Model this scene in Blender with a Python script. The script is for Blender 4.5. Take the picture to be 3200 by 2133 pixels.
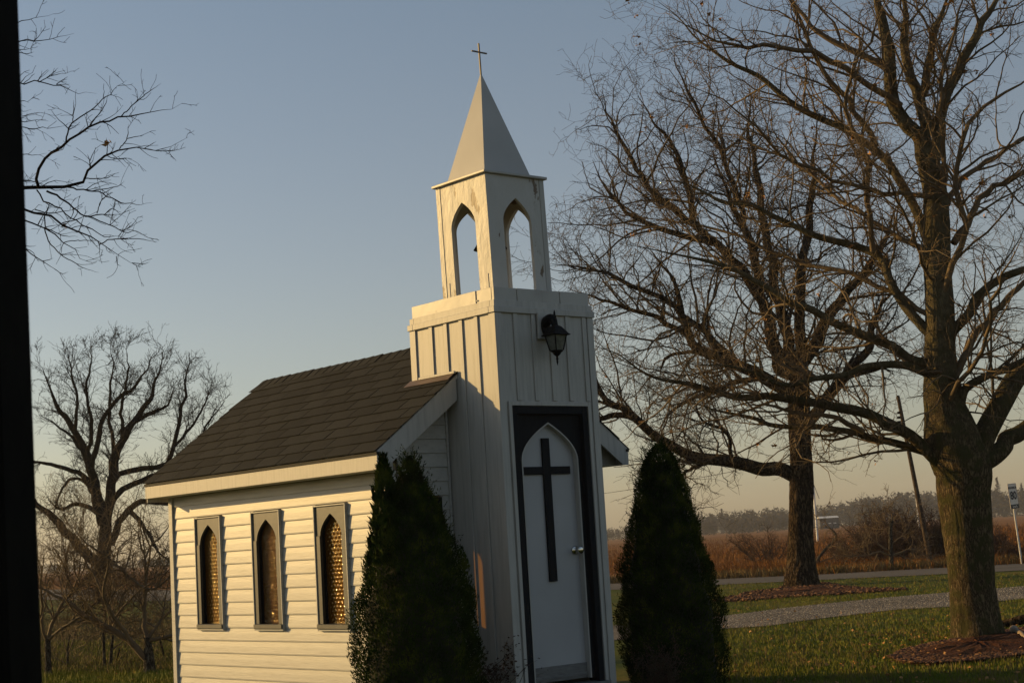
import bpy, math, random
import numpy as np
from math import radians, sin, cos, pi, tan, sqrt, atan2
from mathutils import Vector, Matrix
random.seed(11); RNG = np.random.default_rng(11)
for o in list(bpy.data.objects): bpy.data.objects.remove(o)
C = bpy.context.scene.collection
# ------------------------------------------------------------ camera
F_PX = 4979.6; PITCH = radians(7.19); ROLL = radians(3.42)
SILL = 0.25; EYE = 1.12 + SILL
cam_d = bpy.data.cameras.new('camera'); cam = bpy.data.objects.new('camera', cam_d); C.objects.link(cam)
cam_d.sensor_width = 23.5; cam_d.lens = F_PX * 23.5 / 3200.0
cam_d.clip_start = 0.1; cam_d.clip_end = 6000
FX = np.array([0, cos(PITCH), sin(PITCH)]); UP = np.array([0, -sin(PITCH), cos(PITCH)]); RT = np.array([1.0, 0, 0])
CR = RT * cos(ROLL) - UP * sin(ROLL); CU = RT * sin(ROLL) + UP * cos(ROLL)
M = Matrix(((CR[0], CU[0], -FX[0], 0), (CR[1], CU[1], -FX[1], 0), (CR[2], CU[2], -FX[2], EYE), (0, 0, 0, 1)))
cam.matrix_world = M
cam_d.dof.use_dof = True; cam_d.dof.focus_distance = 12.6; cam_d.dof.aperture_fstop = 8.0
bpy.context.scene.camera = cam
# ------------------------------------------------------------ world + sun
TO_SUN_AZ = radians(158.3)      # counter-clockwise from +X
SUN_EL = radians(15.0)
w = bpy.data.worlds.new('World'); bpy.context.scene.world = w; w.use_nodes = True
nt = w.node_tree; nt.nodes.clear()
sky = nt.nodes.new('ShaderNodeTexSky'); sky.sky_type = 'NISHITA'; sky.sun_disc = False
sky.sun_elevation = SUN_EL; sky.sun_rotation = radians(90) - TO_SUN_AZ
sky.air_density = 1.0; sky.dust_density = 1.0; sky.ozone_density = 1.5; sky.altitude = 200
bg = nt.nodes.new('ShaderNodeBackground'); bg.inputs['Strength'].default_value = 0.085
wo = nt.nodes.new('ShaderNodeOutputWorld')
# thin high haze: the same pale warm veil over the whole sky, thickest towards the horizon all the way round
tcw = nt.nodes.new('ShaderNodeTexCoord'); sxyz = nt.nodes.new('ShaderNodeSeparateXYZ'); nt.links.new(tcw.outputs['Generated'], sxyz.inputs[0])
vr_ = nt.nodes.new('ShaderNodeValToRGB'); nt.links.new(sxyz.outputs['Z'], vr_.inputs[0]); el_ = vr_.color_ramp.elements
for _ in range(2): el_.new(.5)
for e_, (p_, c_) in zip(el_, ((0.0, (1.15, .60, .32)), (.13, (1.30, .86, .48)), (.33, (.80, .76, .62)), (1.0, (.15, .20, .22)))): e_.position = p_; e_.color = (*c_, 1)
add_ = nt.nodes.new('ShaderNodeMix'); add_.data_type = 'RGBA'; add_.blend_type = 'ADD'; add_.inputs[0].default_value = 1.0
nt.links.new(sky.outputs[0], add_.inputs[6]); nt.links.new(vr_.outputs[0], add_.inputs[7])
nt.links.new(add_.outputs[2], bg.inputs[0]); nt.links.new(bg.outputs[0], wo.inputs[0])
sd = bpy.data.lights.new('sun', 'SUN'); sd.energy = 4.8; sd.angle = radians(0.55); sd.color = (1.0, 0.645, 0.23)
sun = bpy.data.objects.new('sun', sd); C.objects.link(sun)
dts = Vector((cos(TO_SUN_AZ) * cos(SUN_EL), sin(TO_SUN_AZ) * cos(SUN_EL), sin(SUN_EL)))
sun.rotation_euler = dts.to_track_quat('Z', 'Y').to_euler(); sun.location = dts * 100
sc = bpy.context.scene
sc.view_settings.view_transform = 'Standard'; sc.view_settings.look = 'None'
sc.view_settings.exposure = 0.0; sc.view_settings.gamma = 1.0
sc.view_settings.use_curve_mapping = False
sc.cycles.volume_bounces = 0
sc.cycles.transparent_max_bounces = 12
# ------------------------------------------------------------ projection helpers (metres <-> photograph rays)
CAMP = np.array([0, 0, EYE])
def ray(px, py):
    a = px - 1600.0; b = -(py - 1066.5)
    return FX * F_PX + CR * a + CU * b
def at(px, py, depth):
    d = ray(px, py); return CAMP + d * (depth / d[1])
def on_ground(px, py, z=0.0):
    d = ray(px, py); return CAMP + d * ((z - EYE) / d[2])
def proj(P):
    W = np.asarray(P, float) - CAMP; d = W @ FX
    return 1600 + (W @ CR) / d * F_PX, 1066.5 - (W @ CU) / d * F_PX
def height_at(x, y, py):
    lo, hi = -2.0, 30.0
    for _ in range(40):
        m = (lo + hi) / 2
        if proj((x, y, m))[1] > py: lo = m
        else: hi = m
    return lo
# ------------------------------------------------------------ materials
def new_mat(name):
    m = bpy.data.materials.new(name); m.use_nodes = True
    n = m.node_tree; b = n.nodes['Principled BSDF']; return m, n, b
def N(n, t, **k):
    x = n.nodes.new(t)
    for a, v in k.items(): setattr(x, a, v)
    return x
def noise(n, scale, detail=4, vec=None, stretch=None, coord='Object', rough=.55):
    tc = N(n, 'ShaderNodeTexCoord'); mp = N(n, 'ShaderNodeMapping')
    n.links.new(tc.outputs[coord], mp.inputs[0])
    if stretch: mp.inputs['Scale'].default_value = stretch
    t = N(n, 'ShaderNodeTexNoise'); t.inputs['Scale'].default_value = scale; t.inputs['Detail'].default_value = detail
    t.inputs['Roughness'].default_value = rough
    n.links.new(mp.outputs[0], t.inputs['Vector']); return t
def ramp(n, src, stops):
    r = N(n, 'ShaderNodeValToRGB'); e = r.color_ramp.elements
    while len(e) < len(stops): e.new(.5)
    for i, (p, c) in enumerate(stops):
        e[i].position = p; e[i].color = (c[0], c[1], c[2], 1)
    n.links.new(src, r.inputs[0]); return r
def bump(n, b, src, strength, dist=.01):
    k = N(n, 'ShaderNodeBump'); k.inputs['Strength'].default_value = strength; k.inputs['Distance'].default_value = dist
    n.links.new(src, k.inputs['Height']); n.links.new(k.outputs[0], b.inputs['Normal']); return k
def mix(n, fac, a, b_, mode='MIX'):
    m = N(n, 'ShaderNodeMix', data_type='RGBA', blend_type=mode)
    if hasattr(fac, 'default_value') or hasattr(fac, 'is_linked'): n.links.new(fac, m.inputs[0])
    else: m.inputs[0].default_value = fac
    for v, i in ((a, 6), (b_, 7)):
        if isinstance(v, tuple): m.inputs[i].default_value = (v[0], v[1], v[2], 1)
        else: n.links.new(v, m.inputs[i])
    return m.outputs[2]
def simple(name, cols, scale=8, rough=.6, bs=.2, bd=.004, stretch=None, spec=.4, metallic=0, rnd=0.0, bscale=None, detail=5):
    m, n, b = new_mat(name)
    t = noise(n, scale, detail, stretch=stretch)
    r = ramp(n, t.outputs['Fac'], [(.3 + .4 * i / max(1, len(cols) - 1), c) for i, c in enumerate(cols)])
    out = r.outputs[0]
    if rnd:
        oi = N(n, 'ShaderNodeObjectInfo'); mr = N(n, 'ShaderNodeMapRange')
        mr.inputs['To Min'].default_value = 1 - rnd; mr.inputs['To Max'].default_value = 1 + rnd
        n.links.new(oi.outputs['Random'], mr.inputs['Value'])
        vm = N(n, 'ShaderNodeVectorMath', operation='SCALE'); n.links.new(out, vm.inputs[0]); n.links.new(mr.outputs[0], vm.inputs['Scale'])
        out = vm.outputs[0]
    n.links.new(out, b.inputs['Base Color'])
    b.inputs['Roughness'].default_value = rough; b.inputs['Metallic'].default_value = metallic
    b.inputs['Specular IOR Level'].default_value = spec
    if bs:
        t2 = noise(n, bscale or scale * 3, 5, stretch=stretch) ; bump(n, b, t2.outputs['Fac'], bs, bd)
    return m
# white vinyl siding: faint embossed grain and grime
vinyl = simple('white_vinyl', [(.35, .345, .32), (.415, .41, .38), (.44, .435, .40)], 3, .45, .3, .0022, stretch=(6, 1.2, 14), rnd=.035, bscale=9)
paint = simple('white_painted_board', [(.33, .325, .30), (.40, .39, .36), (.43, .42, .39)], 4, .5, .22, .0015, stretch=(8, 8, .7), rnd=.03, bscale=20)
metal_w = simple('white_sheet_metal', [(.34, .33, .305), (.40, .39, .36), (.43, .42, .39)], 3, .42, .6, .006, rnd=.04, bscale=4)
spire_m = simple('spire_sheet', [(.38, .375, .355), (.43, .425, .405)], 2.2, .42, .4, .006, bscale=3)
door_w = simple('door_white', [(.32, .325, .335), (.37, .375, .385)], 2, .4, .1, .001)
dark = simple('dark_trim', [(.005, .006, .008), (.009, .011, .014)], 6, .7, .3, .002, stretch=(6, 6, 1), spec=.15)
taupe = simple('window_frame_taupe', [(.042, .042, .035), (.066, .066, .056)], 7, .4, .25, .002)
ironb = simple('black_iron', [(.003, .003, .004), (.008, .008, .008)], 30, .6, .3, .001, spec=.15)
dirty = simple('grey_threshold', [(.10, .10, .10), (.18, .18, .17)], 12, .6, .3, .003, stretch=(1, 1, 5))
chrome = simple('door_chrome', [(.55, .52, .45), (.7, .66, .58)], 10, .12, 0, metallic=1)
inside = simple('interior_board', [(.16, .11, .07), (.24, .17, .11)], 5, .8, .2)
soffit_m = simple('soffit_white', [(.5, .49, .45), (.6, .59, .55)], 5, .6, .1)
rust = simple('brown_flashing', [(.10, .065, .04), (.17, .12, .08)], 8, .5, .3)
# peeling belfry paint
m, n, b = new_mat('peeling_paint')
t1 = noise(n, 9, 8, stretch=(1.3, 1.3, .55), rough=.62); t2 = noise(n, 2.2, 3)
ad = N(n, 'ShaderNodeMath', operation='MULTIPLY_ADD'); n.links.new(t2.outputs[0], ad.inputs[0]); ad.inputs[1].default_value = .55
n.links.new(t1.outputs[0], ad.inputs[2])
rm = ramp(n, ad.outputs[0], [(.615, (.13, .085, .045)), (.635, (.42, .41, .37)), (1, (.46, .45, .42))])
n.links.new(rm.outputs[0], b.inputs['Base Color']); b.inputs['Roughness'].default_value = .5
bump(n, b, ad.outputs[0], .7, .012); peel = m
# shingles
m, n, b = new_mat('asphalt_shingle')
t = noise(n, 260, 2); r1 = ramp(n, t.outputs[0], [(.35, (.007, .0075, .008)), (.65, (.027, .029, .029))])
oi = N(n, 'ShaderNodeObjectInfo'); mr = N(n, 'ShaderNodeMapRange'); mr.inputs['To Min'].default_value = .72; mr.inputs['To Max'].default_value = 1.3
n.links.new(oi.outputs['Random'], mr.inputs['Value'])
t3 = noise(n, 3.5, 3); r3 = ramp(n, t3.outputs[0], [(.35, (.8, .8, .8)), (.65, (1.2, 1.14, 1.08))])
vm = N(n, 'ShaderNodeVectorMath', operation='SCALE'); n.links.new(r1.outputs[0], vm.inputs[0]); n.links.new(mr.outputs[0], vm.inputs['Scale'])
n.links.new(mix(n, 1.0, vm.outputs[0], r3.outputs[0], 'MULTIPLY'), b.inputs['Base Color']); b.inputs['Roughness'].default_value = .95
b.inputs['Specular IOR Level'].default_value = .15
bump(n, b, t.outputs[0], .6, .003); shingle_m = m
# amber glass: clear tinted sheet with a glossy textured face
m, n, b = new_mat('amber_glass'); n.nodes.remove(b); out = n.nodes['Material Output']
tr = N(n, 'ShaderNodeBsdfTransparent'); tr.inputs[0].default_value = (.74, .40, .04, 1)
tl = N(n, 'ShaderNodeBsdfTranslucent'); tl.inputs[0].default_value = (.55, .22, .02, 1)
df = N(n, 'ShaderNodeBsdfDiffuse'); df.inputs[0].default_value = (.30, .115, .008, 1)
gl = N(n, 'ShaderNodeBsdfGlossy'); gl.inputs[0].default_value = (1, .85, .5, 1); gl.inputs['Roughness'].default_value = .08
a1 = N(n, 'ShaderNodeMixShader'); a1.inputs[0].default_value = .35; n.links.new(tr.outputs[0], a1.inputs[1]); n.links.new(df.outputs[0], a1.inputs[2])
a0 = N(n, 'ShaderNodeMixShader'); a0.inputs[0].default_value = .15; n.links.new(a1.outputs[0], a0.inputs[1]); n.links.new(tl.outputs[0], a0.inputs[2])
a2 = N(n, 'ShaderNodeMixShader'); a2.inputs[0].default_value = .075; n.links.new(a0.outputs[0], a2.inputs[1]); n.links.new(gl.outputs[0], a2.inputs[2])
n.links.new(a2.outputs[0], out.inputs[0]); amber = m
m, n, b = new_mat('lantern_glass'); b.inputs['Base Color'].default_value = (.30, .32, .28, 1); b.inputs['Roughness'].default_value = .25
t = noise(n, 30, 4); bump(n, b, t.outputs[0], .3, .002)
rr = ramp(n, t.outputs[0], [(.3, (.08, .085, .07)), (.7, (.15, .16, .14))]); n.links.new(rr.outputs[0], b.inputs['Base Color']); lglass = m
m, n, b = new_mat('clear_glass'); n.nodes.remove(b); out = n.nodes['Material Output']
tr = N(n, 'ShaderNodeBsdfTransparent'); tr.inputs[0].default_value = (.85, .8, .7, 1); gl = N(n, 'ShaderNodeBsdfGlossy'); gl.inputs['Roughness'].default_value = .05
a1 = N(n, 'ShaderNodeMixShader'); a1.inputs[0].default_value = .05; n.links.new(tr.outputs[0], a1.inputs[1]); n.links.new(gl.outputs[0], a1.inputs[2]); n.links.new(a1.outputs[0], out.inputs[0]); clear_glass = m
# bark
def bark(name, c0, c1, c2, sc_, moss=None, depth=.03, upper=None):
    m, n, b = new_mat(name)
    t = noise(n, sc_, 6, stretch=(1, 1, .26), rough=.65); t2 = noise(n, sc_ * .22, 3)
    sb_ = N(n, 'ShaderNodeMath', operation='SUBTRACT'); n.links.new(t.outputs[0], sb_.inputs[0]); sb_.inputs[1].default_value = .5
    ab_ = N(n, 'ShaderNodeMath', operation='ABSOLUTE'); n.links.new(sb_.outputs[0], ab_.inputs[0])
    rg_ = N(n, 'ShaderNodeMath', operation='MULTIPLY'); rg_.use_clamp = True; n.links.new(ab_.outputs[0], rg_.inputs[0]); rg_.inputs[1].default_value = 7.0
    r = ramp(n, rg_.outputs[0], [(.05, c0), (.35, c1), (.85, c2)]); o_ = r.outputs[0]
    if moss:
        r2 = ramp(n, t2.outputs[0], [(.45, (0, 0, 0)), (.62, (1, 1, 1))])
        o_ = mix(n, r2.outputs[0], o_, moss)
    if upper:   # the bark of this species turns smooth and pale higher up
        tc_ = N(n, 'ShaderNodeTexCoord'); sx_ = N(n, 'ShaderNodeSeparateXYZ'); n.links.new(tc_.outputs['Object'], sx_.inputs[0])
        mr_ = N(n, 'ShaderNodeMapRange'); mr_.inputs['From Min'].default_value = 1.8; mr_.inputs['From Max'].default_value = 4.2; mr_.inputs['To Max'].default_value = .85
        n.links.new(sx_.outputs['Z'], mr_.inputs['Value']); tu = noise(n, 9, 6); ru = ramp(n, tu.outputs[0], [(.35, upper[0]), (.65, upper[1])])
        o_ = mix(n, mr_.outputs[0], o_, ru.outputs[0])
    n.links.new(o_, b.inputs['Base Color']); b.inputs['Roughness'].default_value = .95; b.inputs['Specular IOR Level'].default_value = .05
    bump(n, b, rg_.outputs[0], 1.0, depth); return m
bark_maple = bark('maple_bark', (.045, .033, .020), (.15, .11, .060), (.25, .185, .10), 34, (.085, .078, .032), .02, ((.115, .095, .052), (.24, .20, .12)))
bark_dark = bark('furrowed_bark', (.010, .007, .005), (.065, .044, .027), (.15, .105, .062), 16, None, .04)
bark_far = bark('far_bark', (.014, .011, .009), (.03, .024, .018), (.055, .045, .033), 10, None, .03)
bark_orch = bark('orchard_bark', (.03, .025, .02), (.08, .07, .055), (.20, .175, .13), 24, None, .02)
twig_m = simple('twig_bark', [(.09, .060, .030), (.18, .125, .066)], 3, .8, 0)
twig_d = simple('dark_twig_bark', [(.04, .028, .018), (.085, .062, .04)], 3, .8, 0)
leaf_m = simple('dead_leaf', [(.24, .10, .025), (.42, .21, .06), (.15, .07, .02)], 7, .7, 0)
m, n, b = new_mat('cedar_foliage')
t = noise(n, 7, 3); r = ramp(n, t.outputs[0], [(.35, (.008, .016, .003)), (.52, (.022, .040, .005)), (.66, (.065, .080, .010))])
n.links.new(r.outputs[0], b.inputs['Base Color']); b.inputs['Roughness'].default_value = .9; b.inputs['Specular IOR Level'].default_value = .05; cedar_m = m
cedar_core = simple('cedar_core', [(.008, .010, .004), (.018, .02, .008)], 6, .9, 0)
shrub_m = simple('shrub_foliage', [(.03, .018, .01), (.07, .035, .02), (.05, .05, .02)], 9, .8, 0)
# ground materials
def ground_mat(name, big, fine, scale_b, scale_f, bstr=.5, bd=.03, rough=.95, stretch=None):
    m, n, b = new_mat(name)
    a = noise(n, scale_b, 4); f = noise(n, scale_f, 5, stretch=stretch)
    ra = ramp(n, a.outputs[0], [(.32, big[0]), (.5, big[1]), (.68, big[2])]); rf = ramp(n, f.outputs[0], [(.3, fine[0]), (.7, fine[1])])
    n.links.new(mix(n, 1.0, ra.outputs[0], rf.outputs[0], 'MULTIPLY'), b.inputs['Base Color'])
    b.inputs['Roughness'].default_value = rough; b.inputs['Specular IOR Level'].default_value = .1
    bump(n, b, f.outputs[0], bstr, bd); return m
lawn_m = ground_mat('lawn_soil', [(.045, .068, .004), (.065, .085, .006), (.12, .105, .015)], [(.5, .5, .5), (1.3, 1.25, 1.1)], .5, 14)
field_m = ground_mat('brown_field', [(.15, .060, .014), (.20, .085, .020), (.25, .125, .036)], [(.5, .5, .5), (1.4, 1.4, 1.4)], .02, 1.2, 1, .3, stretch=(1, .25, 1))
road_m = ground_mat('road_asphalt', [(.10, .095, .085), (.12, .11, .10), (.14, .13, .115)], [(.8, .8, .8), (1.15, 1.15, 1.15)], .4, 40, .2, .004)
gravel_m = ground_mat('gravel_base', [(.10, .09, .075), (.15, .135, .115), (.20, .18, .155)], [(.4, .4, .4), (1.4, 1.4, 1.4)], .7, 25, .8, .02)
mulch_m = ground_mat('mulch_base', [(.045, .018, .009), (.07, .028, .013), (.10, .045, .02)], [(.3, .3, .3), (1.6, 1.5, 1.4)], 2, 30, .9, .03)
grass_m = simple('grass_blade', [(.085, .12, .005), (.14, .155, .008), (.25, .20, .025)], 1.6, .7, 0, spec=.2)
grass_dry = simple('dry_grass_blade', [(.07, .065, .02), (.14, .10, .04), (.22, .155, .07)], 1.1, .8, 0, spec=.2)
weed_m = simple('brown_weeds', [(.09, .036, .009), (.16, .066, .017), (.25, .125, .038)], .25, .9, 0, spec=.1)
stone_m = simple('gravel_stone', [(.16, .14, .12), (.30, .27, .235), (.5, .46, .4)], 9, .8, 0)
chip_m = simple('mulch_chip', [(.035, .014, .008), (.09, .036, .016), (.20, .11, .05)], 14, .85, 0)
# ------------------------------------------------------------ mesh helpers
def tag(o, label=None, cat=None, group=None, kind=None):
    if label: o['label'] = label
    if cat: o['category'] = cat
    if group: o['group'] = group
    if kind: o['kind'] = kind
    return o
def empty(name, loc=(0, 0, 0), rz=0, parent=None):
    o = bpy.data.objects.new(name, None); C.objects.link(o); o.location = loc; o.rotation_euler = (0, 0, rz)
    o.empty_display_size = .1
    if parent: o.parent = parent
    return o
def fast_mesh(name, V, F, mat, parent=None, smooth=False):
    """V (n,3), F (m,k) with constant k"""
    V = np.asarray(V, np.float32); F = np.asarray(F, np.int32)
    me = bpy.data.meshes.new(name); me.vertices.add(len(V)); me.vertices.foreach_set('co', V.ravel())
    k = F.shape[1]; me.loops.add(F.size); me.loops.foreach_set('vertex_index', F.ravel())
    me.polygons.add(len(F)); me.polygons.foreach_set('loop_start', np.arange(0, F.size, k, dtype=np.int32))
    try: me.polygons.foreach_set('loop_total', np.full(len(F), k, dtype=np.int32))
    except Exception: pass
    if smooth: me.polygons.foreach_set('use_smooth', np.ones(len(F), bool))
    me.update(calc_edges=True); me.materials.append(mat)
    o = bpy.data.objects.new(name, me); C.objects.link(o)
    if parent: o.parent = parent
    return o
class MB:
    def __init__(s): s.v = []; s.f = []
    def add(s, vs, fs):
        b_ = len(s.v); s.v += [tuple(map(float, x)) for x in vs]; s.f += [tuple(i + b_ for i in f) for f in fs]; return s
    def box(s, u0, u1, v0, v1, z0, z1):
        return s.add([(u0, v0, z0), (u1, v0, z0), (u1, v1, z0), (u0, v1, z0), (u0, v0, z1), (u1, v0, z1), (u1, v1, z1), (u0, v1, z1)],
                     [(0, 3, 2, 1), (4, 5, 6, 7), (0, 1, 5, 4), (1, 2, 6, 5), (2, 3, 7, 6), (3, 0, 4, 7)])
    def prism(s, poly, d0, d1, axis):
        """poly: list of 2D points in the plane normal to axis (0: (v,z), 1: (u,z), 2: (u,v))"""
        def P(a, b_, d): return {0: (d, a, b_), 1: (a, d, b_), 2: (a, b_, d)}[axis]
        k = len(poly); vs = [P(a, b_, d0) for a, b_ in poly] + [P(a, b_, d1) for a, b_ in poly]
        fs = [tuple(range(k)), tuple(range(2 * k - 1, k - 1, -1))] + [(i, i + k, (i + 1) % k + k, (i + 1) % k) for i in range(k)]
        return s.add(vs, fs)
    def hexa(s, a, b_):   # a,b_ quads of 4 pts
        return s.add(list(a) + list(b_), [(0, 3, 2, 1), (4, 5, 6, 7), (0, 1, 5, 4), (1, 2, 6, 5), (2, 3, 7, 6), (3, 0, 4, 7)])
    def lathe(s, cx, cy, prof, k=16):
        vs = []; fs = []
        for r, z in prof:
            for i in range(k): vs.append((cx + r * cos(2 * pi * i / k), cy + r * sin(2 * pi * i / k), z))
        for j in range(len(prof) - 1):
            for i in range(k):
                fs.append((j * k + i, j * k + (i + 1) % k, (j + 1) * k + (i + 1) % k, (j + 1) * k + i))
        fs.append(tuple(range(k - 1, -1, -1))); fs.append(tuple((len(prof) - 1) * k + i for i in range(k)))
        return s.add(vs, fs)
    def build(s, name, mat, parent=None, smooth=False, bevel=0):
        import bmesh
        me = bpy.data.meshes.new(name); me.from_pydata(s.v, [], s.f)
        bm = bmesh.new(); bm.from_mesh(me); bmesh.ops.recalc_face_normals(bm, faces=bm.faces)
        if bevel: bmesh.ops.bevel(bm, geom=bm.edges[:], offset=bevel, segments=1, affect='EDGES', clamp_overlap=True)
        bm.to_mesh(me); bm.free()
        if smooth:
            for p_ in me.polygons: p_.use_smooth = True
        me.materials.append(mat); o = bpy.data.objects.new(name, me); C.objects.link(o)
        if parent: o.parent = parent
        return o
def tubes(P, R, k):
    """P (N,S,3), R (N,S) -> verts, quad faces of N tubes"""
    P = np.asarray(P, float); N_, S = P.shape[:2]
    T = np.empty_like(P); T[:, 1:-1] = P[:, 2:] - P[:, :-2]; T[:, 0] = P[:, 1] - P[:, 0]; T[:, -1] = P[:, -1] - P[:, -2]
    T /= np.linalg.norm(T, axis=2, keepdims=True) + 1e-9
    ref = np.cross(T[:, S // 2], RNG.normal(size=(N_, 3))); ref /= np.linalg.norm(ref, axis=1, keepdims=True) + 1e-9
    A = np.cross(T, ref[:, None, :]); A /= np.linalg.norm(A, axis=2, keepdims=True) + 1e-9
    B = np.cross(T, A)
    an = np.arange(k) * 2 * pi / k
    V = P[:, :, None, :] + R[:, :, None, None] * (A[:, :, None, :] * np.cos(an)[None, None, :, None] + B[:, :, None, :] * np.sin(an)[None, None, :, None])
    base = (np.arange(N_) * S * k)[:, None, None] + (np.arange(S - 1) * k)[None, :, None]
    i = np.arange(k)[None, None, :]; j = (np.arange(k)[None, None, :] + 1) % k
    F = np.stack([base + i, base + j, base + k + j, base + k + i], -1)
    return V.reshape(-1, 3), F.reshape(-1, 4)
def join_vf(lst):
    V = []; F = []; o_ = 0
    for v, f in lst:
        V.append(v); F.append(f + o_); o_ += len(v)
    return np.concatenate(V), np.concatenate(F)
def resample(pts, S):
    """Catmull-Rom through pts (list of 3d), S samples"""
    p = np.asarray(pts, float)
    if len(p) == 2: p = np.array([p[0], (p[0] + p[1]) / 2, p[1]])
    q = np.vstack([2 * p[0] - p[1], p, 2 * p[-1] - p[-2]]); seg = np.linalg.norm(np.diff(p, axis=0), axis=1); cum = np.concatenate([[0], np.cumsum(seg)])
    t = np.linspace(0, cum[-1], S); out = []
    for x in t:
        i = min(len(seg) - 1, max(0, np.searchsorted(cum, x) - 1)); s_ = (x - cum[i]) / (seg[i] + 1e-9)
        a, b_, c, d = q[i], q[i + 1], q[i + 2], q[i + 3]
        out.append(.5 * ((2 * b_) + (-a + c) * s_ + (2 * a - 5 * b_ + 4 * c - d) * s_ ** 2 + (-a + 3 * b_ - 3 * c + d) * s_ ** 3))
    return np.array(out)
def grow(P, R, n_child, length, ang, S, up=0.0, wig=.25, rfac=.6, rmin=.002, tlo=.15, lenj=.45, taper=.25, tipgrow=0.4):
    """children of a batch of branches; n_child total"""
    N_, Sp = P.shape[:2]
    ln = np.linalg.norm(P[:, -1] - P[:, 0], axis=1); pr = ln / ln.sum()
    idx = RNG.choice(N_, n_child, p=pr); t = tlo + (1 - tlo) * RNG.random(n_child)
    f = t * (Sp - 1); i0 = np.minimum(f.astype(int), Sp - 2); fr = (f - i0)[:, None]
    p0 = P[idx, i0] * (1 - fr) + P[idx, i0 + 1] * fr; r0 = R[idx, i0] * (1 - fr[:, 0]) + R[idx, i0 + 1] * fr[:, 0]
    d = P[idx, i0 + 1] - P[idx, i0]; d /= np.linalg.norm(d, axis=1, keepdims=True) + 1e-9
    rn = RNG.normal(size=(n_child, 3)); rn -= (rn * d).sum(1, keepdims=True) * d; rn /= np.linalg.norm(rn, axis=1, keepdims=True) + 1e-9
    a = (ang * (.65 + .7 * RNG.random(n_child)))[:, None]
    dr = d * np.cos(a) + rn * np.sin(a); dr[:, 2] += up; dr /= np.linalg.norm(dr, axis=1, keepdims=True)
    L = length * (1 - lenj + 2 * lenj * RNG.random(n_child)) * (1 - tipgrow * t)
    Q = np.empty((n_child, S, 3)); Q[:, 0] = p0; cur = dr
    for s_ in range(1, S):
        cur = cur + RNG.normal(size=(n_child, 3)) * wig; cur[:, 2] += up * .35
        cur /= np.linalg.norm(cur, axis=1, keepdims=True); Q[:, s_] = Q[:, s_ - 1] + cur * (L / (S - 1))[:, None]
    rs = np.maximum(rmin, np.minimum(r0 * rfac, L * .011 + rmin))
    RR = rs[:, None] * (1 - (1 - taper) * np.linspace(0, 1, S))[None, :]
    return Q, np.maximum(RR, rmin * .75)
# ============================================================ GROUND
def sheet(name, pts, z, mat, kind='structure', thick=0):
    me = bpy.data.meshes.new(name)
    me.from_pydata([(p[0], p[1], z) for p in pts], [], [tuple(range(len(pts)))]); me.materials.append(mat)
    if me.polygons[0].normal.z < 0: me.flip_normals()
    o = bpy.data.objects.new(name, me); C.objects.link(o); o['kind'] = kind; return o
GR = 1400
fld = sheet('field', [(-GR, -GR), (GR, -GR), (GR, GR), (-GR, GR)], -.03, field_m)
road_far = [(60, 34), (40, 36), (26, 40), (14.2, 43.4), (8, 44.6), (4, 46.5), (-2, 52), (-12, 70), (-32, 112), (-80, 210)]
road_near = [(-92, 206), (-40, 108), (-17, 66), (-6.5, 49), (2, 42.2), (7.5, 40.0), (14, 37.5), (26, 33.5), (40, 30), (60, 28)]
lawn_edge = [(60, 28.3), (40, 30.3), (26, 33.8), (14, 37.8), (7.5, 40.3), (2, 42.5), (-6.5, 49.3), (-17, 66.3), (-40, 108)]
lawn_pts = [(-60, -20), (60, -20)] + lawn_edge + [(-60, 130)]
sheet('lawn', lawn_pts, 0.0, lawn_m)
sheet('road', road_far + road_near, .012, road_m)
G = on_ground
gv_up = [(1700, 1975), (2000, 1946), (2262, 1924), (2450, 1900), (2597, 1884), (2780, 1866), (2961, 1851), (3190, 1832), (3500, 1806), (4600, 1716)]
gv_lo = [(4600, 1758), (3500, 1842), (3190, 1872), (2966, 1896), (2800, 1905), (2680, 1919), (2530, 1937), (2400, 1956), (2267, 1964), (2000, 1990), (1700, 2030)]
gravel_pts = [G(*q)[:2] for q in gv_up + gv_lo]
sheet('gravel_driveway', gravel_pts, .008, gravel_m)
T1 = G(3052, 1995)[:2]; T2 = G(2503, 1832)[:2]
def ring_px(lst, z): return [G(*q)[:2] for q in lst]
m1 = [(2779, 2059), (2830, 2035), (2900, 2018), (2961, 2006), (3060, 1985), (3130, 1975), (3300, 1960), (3420, 1975), (3380, 2030), (3190, 2054), (3101, 2066), (2990, 2076), (2880, 2080), (2810, 2072)]
m2 = [(2228, 1880), (2300, 1862), (2360, 1848), (2440, 1838), (2503, 1826), (2580, 1822), (2640, 1832), (2720, 1840), (2830, 1840), (2830, 1844), (2720, 1852), (2600, 1860), (2480, 1866), (2340, 1878)]
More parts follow.
